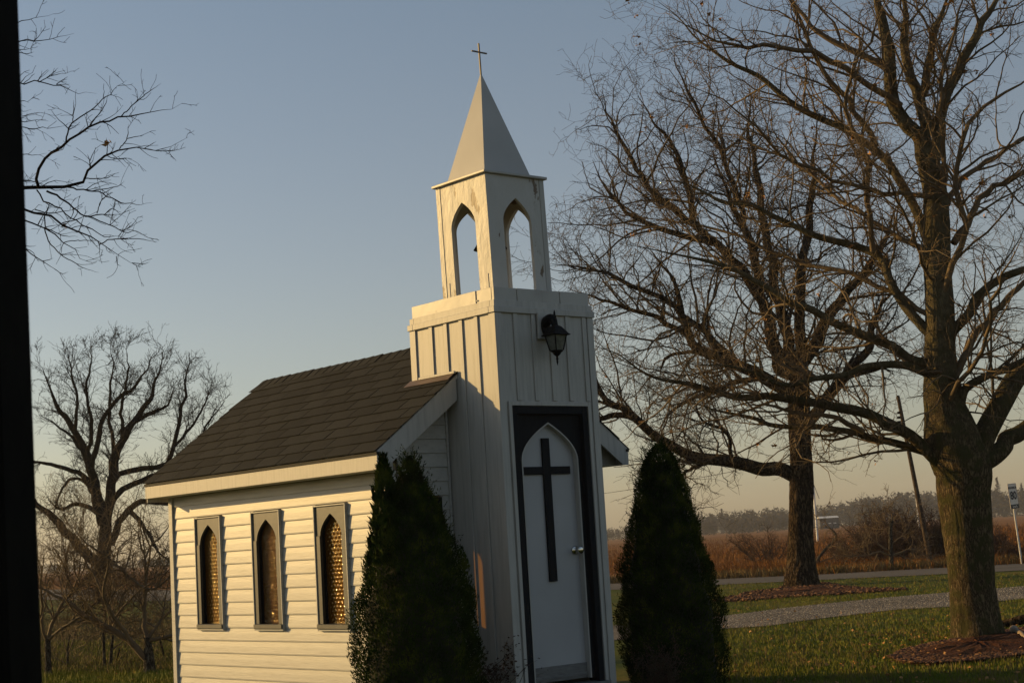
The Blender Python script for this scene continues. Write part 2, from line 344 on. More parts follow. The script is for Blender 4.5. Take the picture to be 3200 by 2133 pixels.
def mound(name, pts2, z, h, mat, label):
    c = np.mean(pts2, axis=0); V = [(c[0], c[1], z + h)]; F = []
    P_ = resample([(a, b_, 0) for a, b_ in list(pts2) + [pts2[0]]], 60)[:-1]
    n_ = len(P_); rings = 8
    for j in range(1, rings + 1):
        s_ = j / rings
        for p in P_:
            q = c + (p[:2] - c) * s_
            V.append((q[0], q[1], z + h * (1 - s_ ** 2) * (1 + .3 * (RNG.random() - .5)) + (.004 if j == rings else RNG.normal() * .006)))
    for i in range(n_): F.append((0, 1 + i, 1 + (i + 1) % n_, 1 + (i + 1) % n_))
    for j in range(rings - 1):
        for i in range(n_):
            a = 1 + j * n_ + i; b_ = 1 + j * n_ + (i + 1) % n_; F.append((a, a + n_, b_ + n_, b_))
    me = bpy.data.meshes.new(name); me.from_pydata([tuple(map(float, v)) for v in V], [], [tuple(dict.fromkeys(f)) for f in F]); me.materials.append(mat)
    o = bpy.data.objects.new(name, me); C.objects.link(o); tag(o, kind='structure'); return P_[:, :2], c
ring1, c1_ = mound('mulch_ring', [G(*q)[:2] for q in m1], .004, .07, mulch_m, '')
ring2, c2_ = mound('mulch_ring', [G(*q)[:2] for q in m2], .004, .05, mulch_m, '')
def inside_poly(P, poly):
    x, y = P[:, 0], P[:, 1]; poly = np.asarray(poly); r = np.zeros(len(P), bool); j = len(poly) - 1
    for i in range(len(poly)):
        xi, yi = poly[i]; xj, yj = poly[j]
        c = ((yi > y) != (yj > y)) & (x < (xj - xi) * (y - yi) / (yj - yi + 1e-12) + xi); r ^= c; j = i
    return r
def scatter_px(n_, x0, x1, y0, y1):
    """random ground points inside the wedge seen between photo columns/rows, uniform in the picture"""
    xs = RNG.uniform(x0, x1, n_); ys = RNG.uniform(y0, y1, n_); out = []
    d = FX[None] * F_PX + CR[None] * (xs - 1600)[:, None] + CU[None] * (-(ys - 1066.5))[:, None]
    t = (0 - EYE) / d[:, 2]; P = CAMP + d * t[:, None]; return P[:, :2]
def blades(name, P, hmin, hmax, wd, mat, parent=None, lean=.35, z0=0.0, per=3, spread=.03):
    n_ = len(P) * per; B = np.repeat(P, per, axis=0) + RNG.normal(size=(n_, 2)) * spread
    h = RNG.uniform(hmin, hmax, n_); a = RNG.uniform(0, 2 * pi, n_); l = RNG.random(n_) * lean * h; la = RNG.uniform(0, 2 * pi, n_)
    ww = wd * (.6 + .8 * RNG.random(n_)); dx = np.cos(a) * ww; dy = np.sin(a) * ww
    mx = np.cos(la) * l * .4; my = np.sin(la) * l * .4
    z = np.full(n_, z0)
    v0 = np.stack([B[:, 0] - dx, B[:, 1] - dy, z], 1); v1 = np.stack([B[:, 0] + dx, B[:, 1] + dy, z], 1)
    v2 = np.stack([B[:, 0] + mx + dx * .7, B[:, 1] + my + dy * .7, z + h * .55], 1)
    v3 = np.stack([B[:, 0] + np.cos(la) * l, B[:, 1] + np.sin(la) * l, z + h], 1)
    V = np.stack([v0, v1, v2, v3], 1).reshape(-1, 3); F = np.arange(n_ * 4).reshape(-1, 4)
    return fast_mesh(name, V, F, mat, parent)
# lawn grass in view, right and left
Pg = np.concatenate([scatter_px(27000, 2100, 3500, 1860, 2260), scatter_px(9000, 2100, 3500, 1790, 1880)])
ok = ~inside_poly(Pg, gravel_pts) & ~inside_poly(Pg, ring1) & ~inside_poly(Pg, ring2) & inside_poly(Pg, lawn_pts)
Pg = Pg[ok]; o = blades('lawn_grass', Pg, .015, .045, .004, grass_m, per=3, spread=.05); tag(o, 'short green lawn grass beside the gravel driveway', 'grass', kind='stuff')
Ps = Pg[RNG.random(len(Pg)) < .12]; o = blades('dry_grass_tufts', Ps, .03, .08, .004, grass_dry, per=4, spread=.02); tag(o, 'straw coloured dry tufts in the right-hand lawn', 'grass', kind='stuff')
Pl = scatter_px(15000, 60, 620, 2010, 2180); o = blades('rough_grass', Pl, .03, .12, .004, grass_m, per=3, spread=.05); tag(o, 'rough green grass under the small orchard trees', 'grass', kind='stuff')
Pl = scatter_px(9000, 60, 620, 1930, 2110); o = blades('tall_dry_grass', Pl, .04, .13, .005, grass_dry, per=3, spread=.08, lean=.7); tag(o, 'tall straw coloured grass behind the orchard trees', 'grass', kind='stuff')
# field weeds
Pf = np.concatenate([scatter_px(16000, 1850, 3350, 1640, 1798), scatter_px(6000, 60, 620, 1778, 1830)])
okf = ~inside_poly(Pf, lawn_pts) & ~inside_poly(Pf, road_far + road_near) & (Pf[:, 1] < 320)
Pf = Pf[okf]
Pn = Pf[Pf[:, 1] < 75]; o = blades('brown_weeds', Pn, .06, .26, .007, weed_m, per=5, spread=.4, lean=.4); tag(o, 'reddish brown weeds along the far side of the road', 'weeds', kind='stuff')
Pm = Pf[Pf[:, 1] >= 75]; o = blades('field_stubble', Pm, .1, .3, .02, weed_m, per=4, spread=1.5, lean=.4); tag(o, 'rust brown field crop stretching to the far trees', 'field crop', kind='stuff')
xs = RNG.uniform(2, 24, 2600); Pv = np.stack([xs, np.interp(xs, [2, 4, 8, 14.2, 26], [48, 46.7, 44.8, 43.6, 40.2]) + RNG.gamma(1.2, .35, 2600)], 1)
o = blades('verge_grass', Pv, .08, .3, .008, grass_dry, per=4, spread=.1, lean=.5); tag(o, 'dry grass verge on the far edge of the road', 'grass', kind='stuff')
# gravel stones / mulch chips / fallen leaves : small polyhedra
def bits(name, P, size, mat, flat=.6, z0=.0, elong=1.0):
    n_ = len(P); s_ = size * (.5 + RNG.random(n_)); O = np.array([[1, 0, 0], [-1, 0, 0], [0, 1, 0], [0, -1, 0], [0, 0, 1], [0, 0, -1]], float)
    th = RNG.uniform(0, 2 * pi, n_); V = np.empty((n_, 6, 3))
    for i, q in enumerate(O):
        j = .7 + .6 * RNG.random(n_); x = q[0] * elong * j; y = q[1] * j / elong ** .5
        V[:, i, 0] = P[:, 0] + s_ * (x * np.cos(th) - y * np.sin(th)); V[:, i, 1] = P[:, 1] + s_ * (x * np.sin(th) + y * np.cos(th)); V[:, i, 2] = z0 + s_ * flat * (q[2] * j + .5) + (s_ * .35 * x * (RNG.random(n_) - .5))
    F0 = np.array([[0, 2, 4], [2, 1, 4], [1, 3, 4], [3, 0, 4], [2, 0, 5], [1, 2, 5], [3, 1, 5], [0, 3, 5]])
    F = (np.arange(n_) * 6)[:, None, None] + F0[None]; return fast_mesh(name, V.reshape(-1, 3), F.reshape(-1, 3), mat)
Pq = scatter_px(25000, 2150, 3300, 1830, 2000); Pq = Pq[inside_poly(Pq, gravel_pts)]
tag(bits('gravel', Pq, .0085, stone_m, .7, .008), 'loose pale grey gravel on the driveway', 'gravel', kind='stuff')
Pq = scatter_px(14000, 2700, 3300, 1960, 2090); Pq = Pq[inside_poly(Pq, ring1)]
zc = .02
tag(bits('mulch', Pq, .02, chip_m, .4, .03, 1.8), 'dark red bark mulch round the big maple', 'mulch', kind='stuff')
Pq = scatter_px(6000, 2200, 3000, 1820, 1890); Pq = Pq[inside_poly(Pq, ring2)]
tag(bits('mulch', Pq, .028, chip_m, .7, .02, 1.8), 'brown mulch and dead leaves round the furrowed trunk tree', 'mulch', kind='stuff')
def leaves(name, P, size, mat, z0, zj=.03):
    n_ = len(P); s_ = size * (.6 + .8 * RNG.random(n_)); A = RNG.normal(size=(n_, 3)); A[:, 2] *= .35; A /= np.linalg.norm(A, axis=1, keepdims=True)
    B = np.cross(A, RNG.normal(size=(n_, 3)) + np.array([0, 0, 1.5])); B /= np.linalg.norm(B, axis=1, keepdims=True); Cn = np.cross(A, B)
    c = np.column_stack([P[:, 0], P[:, 1], z0 + RNG.random(n_) * zj]) if P.shape[1] == 2 else P
    A *= s_[:, None]; B *= s_[:, None] * .7; Cn *= s_[:, None] * .3
    V = np.stack([c - A, c - B * .6 - Cn, c + A * .2 - B + Cn * .3, c + A * 1.1, c + A * .2 + B + Cn * .3, c + B * .6 - Cn], 1)
    F = np.arange(n_ * 6).reshape(-1, 6); F = np.concatenate([F[:, [0, 1, 2, 3]], F[:, [0, 3, 4, 5]]])
    return V.reshape(-1, 3), F
Pq = np.concatenate([scatter_px(260, 2180, 3300, 1900, 2180), scatter_px(90, 2700, 3300, 1980, 2070), scatter_px(120, 60, 620, 2080, 2160)])
V, F = leaves('x', Pq, .022, leaf_m, .03); tag(fast_mesh('fallen_leaves', V, F, leaf_m), 'fallen brown leaves scattered over the grass', 'leaves', kind='stuff')
# ============================================================ CHAPEL (local frame: u along the door front, v into the depth, z above the sill)
PSI = radians(40.445); AX, AY = -0.1231, 12.3004
chapel = empty('chapel', (AX, AY, SILL), PSI)
tag(chapel, 'tiny white clapboard roadside chapel with a square tower, belfry and spire', 'chapel')
def L2W(u, v, z=0): return (AX + u * cos(PSI) - v * sin(PSI), AY + u * sin(PSI) + v * cos(PSI), z + SILL)
WU, DT = 1.048, 1.119; ZC1, ZC0, ZT0 = 3.1175, 3.0114, 2.9125
VR, VB = .514, 4.32; UE, ZE, ZR = -.8214, 1.8808, 2.8729; UW, VW, VG = -.5698, 4.262, .685; UWR = WU - UW
TH = math.atan2(ZR - ZE, WU / 2 - UE)
def zroof(u):
    u = min(u, WU - u); return ZR - (WU / 2 - u) * (ZR - ZE) / (WU / 2 - UE)
def arch_pts(c, hw, zb, zs, za, n_=12, pw=1.9):
    L = [(c - hw, zb), (c - hw, zs)] + [(c - hw * (1 - t ** pw), zs + (za - zs) * t) for t in [i / n_ for i in range(1, n_)]]
    return L   # left side going up, apex excluded
def arch_plate(mb, axis, a0, a1, z1, c, hw, zb, zs, za, d0, d1, pw=1.9, fn=lambda p: p):
    """plate with a pointed-arch cut-out, open at the bottom (zb), between depths d0 (front) and d1"""
    L = arch_pts(c, hw, zb, zs, za, pw=pw)
    def P(a, z, d): return fn({0: (d, a, z), 1: (a, d, z)}[axis])
    for sgn in (1, -1):
        inn = [(c + sgn * (x - c), z) for x, z in L]; ae = a0 if sgn == 1 else a1
        apex = (c, za)
        for i in range(len(inn) - 1):
            (x0, z0), (x1, z1_) = inn[i], inn[i + 1]
            mb.hexa([P(ae, z0, d0), P(x0, z0, d0), P(x1, z1_, d0), P(ae, z1_, d0)], [P(ae, z0, d1), P(x0, z0, d1), P(x1, z1_, d1), P(ae, z1_, d1)])
        x, z = inn[-1]
        q = [(ae, z), (x, z), apex, (c, z1), (ae, z1)]; k = 5
        mb.add([P(a, b_, d0) for a, b_ in q] + [P(a, b_, d1) for a, b_ in q],
               [tuple(range(k)), tuple(range(2 * k - 1, k - 1, -1))] + [(i, i + k, (i + 1) % k + k, (i + 1) % k) for i in range(k)])
    return mb
# ---- walls
WIN = [(3.312, 3.779), (2.309, 2.775), (1.304, 1.775)]; WZ0, WZ1 = .512, 1.522
side = MB(); bu0, bu1 = UW + .012, UW + .05
vcuts = [VG + .01]
for a, b_ in reversed(WIN): vcuts += [a + .01, b_ - .01]
vcuts += [VW]
for i in range(0, len(vcuts), 2): side.box(bu0, bu1, vcuts[i], vcuts[i + 1], -.22, 1.80)
for a, b_ in WIN: side.box(bu0, bu1, a + .0101, b_ - .0101, -.22, WZ0 + .04); side.box(bu0, bu1, a + .0101, b_ - .0101, WZ1 - .01, 1.80)
side_wall = side.build('side_wall', inside, chapel)
far = MB()   # other walls of the nave and the floor
far.box(UWR - .05, UWR - .012, VG + .01, VW, -.22, 1.80)
far.prism([(UW + .06, -.22), (UWR - .06, -.22), (UWR - .06, 1.9), (WU / 2, ZR - .06), (UW + .06, 1.9)], VW - .05, VW - .012, 1)
far.build('rear_wall', inside, chapel)
MB().box(UW + .055, UWR - .055, VG + .02, VW - .055, -.05, -.02).build('floor_boards', inside, chapel)
fm = MB(); fm.box(UW + .03, UWR - .03, VG + .03, VW - .02, -.25, -.221); fm.build('foundation', dirty, chapel)
# corner trims of the side wall
for v0 in (VW - .06, VG - .012):
    MB().box(UW - .027, UW + .04, v0, v0 + .07, -.22, 1.735).build('corner_trim', vinyl, chapel, bevel=.003)
LAP = .1123
k = -1
board_cache = {}
def side_board(v0, v1, zb, zt):
    u = UW
    prof = [(u - .010, zb), (u - .0105, zb + .010), (u - .006, zb + .065), (u - .001, zt), (u + .011, zt), (u + .011, zb)]
    mb = MB()
    a = [(x, v0, z) for x, z in prof]; b_ = [(x, v1, z) for x, z in prof]; n_ = len(prof)
    mb.add(a + b_, [tuple(range(n_)), tuple(range(2 * n_ - 1, n_ - 1, -1))] + [(i, i + n_, (i + 1) % n_ + n_, (i + 1) % n_) for i in range(n_)])
    mb.build('siding_board', vinyl, side_wall)
for k in range(0, 18):
    zb = 1.644 - LAP * k; zt = zb + LAP - .0012
    if k == 0: zt = 1.732
    spans = [(VG + .0585, VW - .0605)]
    if zb < WZ1 - .02 and zt > WZ0 + .02:
        spans = []; v = VG + .0585
        for a, b_ in reversed(WIN): spans.append((v, a - .0015)); v = b_ + .0015
        spans.append((v, VW - .0605))
    if k == 17: zb = max(zb, -.222)
    for a, b_ in spans: side_board(a, b_, zb + RNG.normal() * .0006, zt)
# ---- gable front wall with its laps
gable = MB(); GW = (-.46, -.10)
gable.prism([(UW + .055, -.22), (GW[0] + .01, -.22), (GW[0] + .01, zroof(GW[0] + .01) - .05), (UW + .055, zroof(UW + .055) - .05)], VG + .012, VG + .05, 1)
gable.prism([(GW[1] - .01, -.22), (-.001, -.22), (-.001, zroof(-.001) - .05), (GW[1] - .01, zroof(GW[1] - .01) - .05)], VG + .012, VG + .05, 1)
gable.prism([(GW[0] + .0101, -.22), (GW[1] - .0101, -.22), (GW[1] - .0101, .56), (GW[0] + .0101, .56)], VG + .012, VG + .05, 1)
gable.prism([(GW[0] + .0101, 1.51), (GW[1] - .0101, 1.51), (GW[1] - .0101, zroof(GW[1]) - .05), (GW[0] + .0101, zroof(GW[0]) - .05)], VG + .012, VG + .05, 1)
gable.prism([(WU + .001, -.22), (UWR - .055, -.22), (UWR - .055, zroof(UWR - .055) - .05), (WU + .001, zroof(WU) - .05)], VG + .012, VG + .05, 1)
gable_wall = gable.build('gable_wall', inside, chapel)
def gable_board(u0b, u1b, u0t, u1t, zb, zt):
    fb, ft = VG - .012, VG - .001; bk = VG + .011
    MB().hexa([(u0b, fb, zb), (u1b, fb, zb), (u1t, ft, zt), (u0t, ft, zt)], [(u0b, bk, zb), (u1b, bk, zb), (u1t, bk, zt), (u0t, bk, zt)]).build('siding_board', vinyl, gable_wall)
for k in range(-8, 18):
    zb = 1.644 - LAP * k; zt = zb + LAP - .0012
    zb_ = max(zb, -.222)
    um = lambda z: WU / 2 - (ZR - .055 - z) / tan(TH)
    l0, l1 = max(UW + .06, um(zb_)), max(UW + .06, um(zt))
    if l1 < -.03 or l0 < -.05:
        l1 = min(l1, -.005)
        if l0 < l1 + .5:
            if zb_ < 1.50 and zt > .53:
                if GW[0] > l1: gable_board(l0, GW[0] - .002, l1, GW[0] - .002, zb_, zt)
                gable_board(GW[1] + .002, -.022, GW[1] + .002, -.022, zb_, zt)
            else: gable_board(l0, -.022, min(l1, -.023), -.022, zb_, zt)
            gable_board(WU + .022, WU - l0, WU + .022, WU - min(l1, -.023), zb_, zt)
for u in (-.021, WU + .002): MB().box(u, u + .019, VG - .02, VG + .01, -.22, zroof(0) - .06).build('channel_trim', vinyl, chapel)
# ---- windows
def pane_grid(v0, v1, z0, z1, U, nu, nz, mode, parent, axis=0, sgn=-1):
    a = np.linspace(v0, v1, nu); z = np.linspace(z0, z1, nz); A, Z = np.meshgrid(a, z, indexing='ij')
    if mode == 'grid':
        pa, pz = .050, .0335
        row = np.floor(Z / pz); off = .5 * (row % 2)
        da = (A / pa + off) % 1 - .5; dz = (Z / pz) % 1 - .5; H = np.exp(-((da * pa / .0095) ** 2 + (dz * pz / .0085) ** 2)) * .0045
    else:
        H = np.zeros_like(A)
        for _ in range(26):
            th = RNG.uniform(0, 2 * pi); f = RNG.uniform(140, 380); H += np.sin((A * cos(th) + Z * sin(th)) * f + RNG.uniform(0, 6.28))
        H *= .0010
    V = np.stack([np.full_like(A, U) + sgn * H, A, Z], -1) if axis == 0 else np.stack([A, np.full_like(A, U) + sgn * H, Z], -1)
    i = np.arange(nu - 1)[:, None] * nz + np.arange(nz - 1)[None]; F = np.stack([i, i + nz, i + nz + 1, i + 1], -1).reshape(-1, 4)
    return fast_mesh('pane', V.reshape(-1, 3), F, amber, parent, smooth=True)
for wi, (a, b_) in enumerate(WIN):
    c = (a + b_) / 2 + .003; hw = .157
    fr = arch_plate(MB(), 0, a + .012, b_ - .012, WZ1 - .014, c, hw, .556, 1.275, 1.450, UW - .018, UW + .002)
    wfr = fr.build('window', taupe, chapel, smooth=False)
    if wi == 0: wfr['label'] = 'narrow pointed amber window nearest the rear corner'
    if wi == 1: wfr['label'] = 'middle pointed window with pebbled amber glass'
    if wi == 2: wfr['label'] = 'pointed amber window half behind the cedar'
    # deep reveal behind the plate
    rv = MB(); Lp = arch_pts(c, hw + .006, .556, 1.275, 1.456); full = Lp + [(c, 1.456)] + [(2 * c - x, z) for x, z in reversed(Lp)]
    Lo = arch_pts(c, hw + .02, .556, 1.275, 1.475); fo = Lo + [(c, 1.475)] + [(2 * c - x, z) for x, z in reversed(Lo)]
    for i in range(len(full) - 1):
        (x0, z0), (x1, z1) = full[i], full[i + 1]; (X0, Z0), (X1, Z1) = fo[i], fo[i + 1]
        rv.hexa([(UW + .003, x0, z0), (UW + .003, x1, z1), (UW + .003, X1, Z1), (UW + .003, X0, Z0)], [(UW + .033, x0, z0), (UW + .033, x1, z1), (UW + .033, X1, Z1), (UW + .033, X0, Z0)])
    rv.build('reveal', dark, wfr)
    jt = MB(); t_ = .011
    jt.box(UW - .033, UW - .001, a - .001, a + t_, WZ0 - .012, WZ1); jt.box(UW - .033, UW - .001, b_ - t_, b_ + .001, WZ0 - .012, WZ1)
    jt.box(UW - .0325, UW - .001, a + t_, b_ - t_, WZ1 - t_, WZ1 - .0005); jt.box(UW - .0315, UW - .001, a + t_, b_ - t_, WZ0 - .0115, WZ0 + .003)
    jt.build('channel_frame', vinyl, wfr, bevel=.0015)
    for s in (0, 1):
        x0, x1 = ((a + .0125, c - hw + .0006) if s == 0 else (c + hw - .0006, b_ - .0125))
        MB().box(UW - .024, UW - .0185, x0, x1, .557, 1.272).build('side_frame', taupe, wfr, bevel=.002)
    MB().box(UW - .045, UW + .034, a + .004, b_ - .004, .516, .5555).build('sill', taupe, wfr, bevel=.004)
    pane_grid(a + .04, b_ - .04, .556, 1.48, UW + .036, 110, 250, 'grid' if wi != 1 else 'hammered', wfr)
# gable window
c = (GW[0] + GW[1]) / 2
gwin = arch_plate(MB(), 1, GW[0], GW[1], 1.517, c, .155, .57, 1.275, 1.45, VG - .02, VG + .03).build('window', dark, chapel)
gwin['label'] = 'dark framed window on the gable front behind the cedar'
MB().box(GW[0], GW[1], VG - .03, VG + .03, .535, .569).build('sill', dark, gwin)
fast_mesh('pane', [(GW[0], VG + .04, .56), (GW[1], VG + .04, .56), (GW[1], VG + .04, 1.5), (GW[0], VG + .04, 1.5)], [(0, 1, 2, 3)], clear_glass, gwin)
# ---- roof
def slope_quad(s0, s1, v0, v1, t0, t1, side_):
    """box lying on a roof slope: s from the eave, t above the deck plane"""
    def P(s, v, t):
        u = UE + s * cos(TH) - t * sin(TH); z = ZE + s * sin(TH) + t * cos(TH)
        return ((WU - u) if side_ else u, v, z)
    return [P(s0, v0, t0), P(s1, v0, t0), P(s1, v1, t0), P(s0, v1, t0)], [P(s0, v0, t1), P(s1, v0, t1), P(s1, v1, t1), P(s0, v1, t1)]
SL = (WU / 2 - UE) / cos(TH)
dk = MB()
for s_ in (0, 1): dk.hexa(*slope_quad(.012, SL - .012, VR + .012, VB - .008, -.034, -.009, s_))
roof = dk.build('roof', soffit_m, chapel)
sh = MB().add([(-.012, 0, .0085), (.165, 0, .0), (.165, .352, .0), (-.012, .352, .0085), (-.012, 0, .0135), (.165, 0, .003), (.165, .352, .003), (-.012, .352, .0135)],
              [(0, 3, 2, 1), (4, 5, 6, 7), (0, 1, 5, 4), (1, 2, 6, 5), (2, 3, 7, 6), (3, 0, 4, 7)]).build('shingle', shingle_m, roof)
first = True; NR = 12; EXPO = (SL - .03) / 11.05
other = MB()
for j in range(NR):
    s0 = j * EXPO; t0 = -.006 + .0
    off = (.18 * (j % 2)) + RNG.normal() * .004 + .015 * (j % 3)
    v = VR - off
    while v < VB:
        a = max(v, VR - .002 + RNG.normal() * .003); b_ = min(v + .350, VB + RNG.normal() * .006)
        if b_ - a > .02 and s0 < SL - .05:
            o = sh if first else sh.copy()
            if not first: C.objects.link(o); o.parent = roof
            first = False
            u = UE + s0 * cos(TH) - t0 * sin(TH); z = ZE + s0 * sin(TH) + t0 * cos(TH)
            o.location = (u, a, z); o.rotation_euler = (RNG.normal() * .0015, -TH - .012, 0); o.scale = (min(1, (SL - s0) / .166), (b_ - a) / .352, 1 + .3 * RNG.random())
            other.hexa(*slope_quad(s0 - .012, min(SL, s0 + .165), a, b_, -.008, -.003 + .004 * (j % 2), 1))
        v += .360
tag(other.build('shingle_field', shingle_m, roof), kind='stuff')
cp = MB()
for s_ in (0, 1):
    def P(d, v, t, s_=s_): return ((-1 if s_ == 0 else 1) * d * cos(TH), v, -d * sin(TH) + t)
    q0 = [P(0, 0, .012), P(.125, 0, .010), P(.125, .21, .004), P(0, .21, .006)]; q1 = [P(0, 0, .022), P(.127, 0, .018), P(.127, .21, .009), P(0, .21, .012)]
    cp.hexa(q0, q1)
cap0 = cp.build('ridge_shingle', shingle_m, roof); nC = 23
for i in range(nC):
    o = cap0 if i == 0 else cap0.copy()
    if i: C.objects.link(o); o.parent = roof
    v = 1.10 + i * .142; o.location = (WU / 2, v, ZR - .006 + RNG.normal() * .001); o.rotation_euler = (RNG.normal() * .004, 0, RNG.normal() * .006)
    if v + .21 > VB: o.scale = (1, (VB - v) / .21, 1)
# trims of the roof
for s_ in (0, 1):
    m_ = (lambda u: WU - u) if s_ else (lambda u: u)
    x0, x1 = sorted((m_(UE + .010), m_(UE + .030)))
    MB().box(x0, x1, VR + .012, VB - .010, 1.735, 1.848).build('fascia', paint, chapel, bevel=.002)
    x0, x1 = sorted((m_(UE + .002), m_(UE + .035)))
    MB().box(x0, x1, VR + .004, VB - .004, 1.8485, 1.872).build('drip_edge', dark, chapel)
    x0, x1 = sorted((m_(UE + .031), m_(UW - .004)))
    MB().box(x0, x1, VG - .03, VB - .012, 1.737, 1.747).build('soffit', soffit_m, chapel)
    MB().prism([(m_(UE + .031), 1.748), (m_(UW - .002), 1.748), (m_(UW - .002), zroof(UW) - .06), (m_(UE + .031), zroof(UE + .031) - .06)], VG - .03, VG - .018, 1).build('soffit_return', paint, chapel)
    for v0 in (VR + .010, VB - .030):
        top = lambda u: zroof(u) - .016
        if v0 < 1: pl = [(m_(UE + .009), top(UE + .009)), (m_(-.002), top(-.002)), (m_(-.002), 2.278), (m_(UE + .075), 1.734), (m_(UE + .009), 1.734)]
        else: pl = [(m_(UE + .009), top(UE + .009)), (WU / 2, top(WU / 2)), (WU / 2, top(WU / 2) - .2), (m_(UE + .075), 1.734), (m_(UE + .009), 1.734)]
        MB().prism(pl, v0, v0 + .018, 1).build('rake_board', paint, chapel, bevel=.0015)
    if s_ == 0:
        MB().box(UE + .03, UW, VB - .0125, VB - .002, 1.70, 1.748).build('soffit_return', paint, chapel)
# flashing and trim where the roof meets the tower side
MB().box(-.022, -.001, VR + .01, 1.0, 2.492, 2.512).build('flashing_trim', paint, chapel, bevel=.002)
MB().hexa(*slope_quad(.93, 1.018, VR + .02, 1.13, .011, .014, 0)).build('flashing', rust, chapel)
# ---- tower
IN = .012
tw = MB()
tw.box(IN, .121, IN, .05, -.24, 2.18); tw.box(.9265, WU - IN, IN, .05, -.24, 2.18); tw.box(IN, WU - IN, IN, .05, 2.181, 3.0)
tw.box(IN, .05, .051, DT - .051, -.24, 3.0); tw.box(WU - .05, WU - IN, .051, DT - .051, -.24, 3.0); tw.box(IN, WU - IN, DT - .05, DT - IN, -.24, 3.0)
tower = tw.build('tower', paint, chapel)
def tpart(n_, x, mat=paint, bv=.002): return x.build(n_, mat, tower, bevel=bv)
tpart('corner_board', MB().prism([(0, 0), (.070, 0), (.070, IN - .001), (IN - .001, IN - .001), (IN - .001, .078), (0, .078)], -.24, ZT0 - .001, 2))
tpart('corner_board', MB().prism([(WU, 0), (WU - .066, 0), (WU - .066, IN - .001), (WU - IN + .001, IN - .001), (WU - IN + .001, .078), (WU, .078)], -.24, ZT0 - .001, 2))
tpart('corner_board', MB().prism([(0, DT), (0, DT - .078), (IN - .001, DT - .078), (IN - .001, DT - IN + .001), (.07, DT - IN + .001), (.07, DT)], 2.40, ZT0 - .001, 2))
tpart('corner_board', MB().prism([(WU, DT), (WU, DT - .078), (WU - IN + .001, DT - .078), (WU - IN + .001, DT - IN + .001), (WU - .07, DT - IN + .001), (WU - .07, DT)], 2.40, ZT0 - .001, 2))
for a in (.218, .414, .614, .811):
    b0 = -.24 if a < .6 else 2.513
    for s_ in (0, 1):
        x0, x1 = (0, IN - .001) if s_ == 0 else (WU - IN + .001, WU)
        tpart('batten', MB().box(x0, x1, a, a + .046, b0, ZT0 - .001))
for a in (.189, .376, .562, .742, .925):
    tpart('batten', MB().box(a, a + .044, 0, IN - .001, 2.222, ZT0 - .001))
# cornice bands
def band(n_, z0, z1, o_, mat=paint, bv=.003):
    x = MB(); x.box(-o_, WU + o_, -o_, .06, z0, z1); x.box(-o_, WU + o_, DT - .06, DT + o_, z0, z1)
    x.box(-o_, .06, .0605, DT - .0605, z0, z1); x.box(WU - .06, WU + o_, .0605, DT - .0605, z0, z1); return tpart(n_, x, mat, bv)
band('cornice', ZT0, 2.962, .012); band('cornice', 2.9625, ZC0 + .002, -.004, paint, .002)
PO = -.021
def capp(axis, a0, a1, o_):
    if axis == 0: x = MB().box(-PO - o_, .05, a0, a1, ZC0 - .004, ZC1 - .001)
    else: x = MB().box(a0, a1, -PO - o_, .05, ZC0 - .004, ZC1 - .001)
    return tpart('cap_panel', x, metal_w, .002)
va = [-PO, .238, .776, DT + PO]
for i in range(3): capp(0, va[i] + (.03 if i == 0 else .0015), va[i + 1] - .0015, .001 + .0065 * (i % 2))
ua = [-PO, .257, .522, .713, WU + PO]
for i in range(4): capp(1, ua[i] + .001, ua[i + 1] - .0015, .0012 + .005 * (i % 2))
x = MB(); x.box(WU - .05, WU + PO, .051, DT + PO, ZC0 - .004, ZC1 - .001); x.box(.051, WU - .0505, DT - .05, DT + PO, ZC0 - .004, ZC1 - .001); tpart('cap_panel', x, metal_w)
tpart('parapet_roof', MB().box(.0505, WU - .0505, .0505, DT - .0505, ZC0, ZC1 - .006), metal_w)
for (a, z) in ((.762, 3.03), (.225, 3.035)):
    tpart('screw', MB().prism([(a + .006 * cos(t), z + .006 * sin(t)) for t in np.arange(8) * pi / 4], -PO - .009, -PO, 0), metal_w, 0)
for (a, z) in ((.262, 3.04), (.718, 3.04)):
    tpart('screw', MB().prism([(a + .006 * cos(t), z + .006 * sin(t)) for t in np.arange(8) * pi / 4], -PO - .009, -PO, 1), metal_w, 0)
# door casing
tpart('door_casing', MB().box(.088, .1205, -.006, IN - .001, 0, 2.2155).box(.927, .958, -.006, IN - .001, 0, 2.2155).box(.121, .9265, -.0055, IN - .001, 2.181, 2.2150), paint)
# ---- door assembly
dr = MB(); DZ = .03
arch_plate(dr, 1, .165, .882, 2.14, .5285, .300, DZ, 1.755, 2.055, .050, .066)
door_frame = dr.build('door_frame', dark, chapel)
x = MB(); x.box(.1215, .178, .004, .05, DZ - .03, 2.1795); x.box(.868, .926, .004, .05, DZ - .03, 2.1795); x.box(.1785, .8675, .005, .05, 2.118, 2.1785)
x.box(.1215, .166, .0505, .14, 0, 2.1795); x.box(.881, .926, .0505, .14, 0, 2.1795); x.box(.167, .8805, .067, .14, 2.09, 2.175)
x.build('jamb', dark, door_frame, bevel=.002)
rv = MB(); Lp = arch_pts(.5285, .288, DZ, 1.755, 2.043); full = Lp + [(.5285, 2.043)] + [(1.057 - x_, z) for x_, z in reversed(Lp)]
Lo = arch_pts(.5285, .2995, DZ, 1.755, 2.0545); fo = Lo + [(.5285, 2.0545)] + [(1.057 - x_, z) for x_, z in reversed(Lo)]
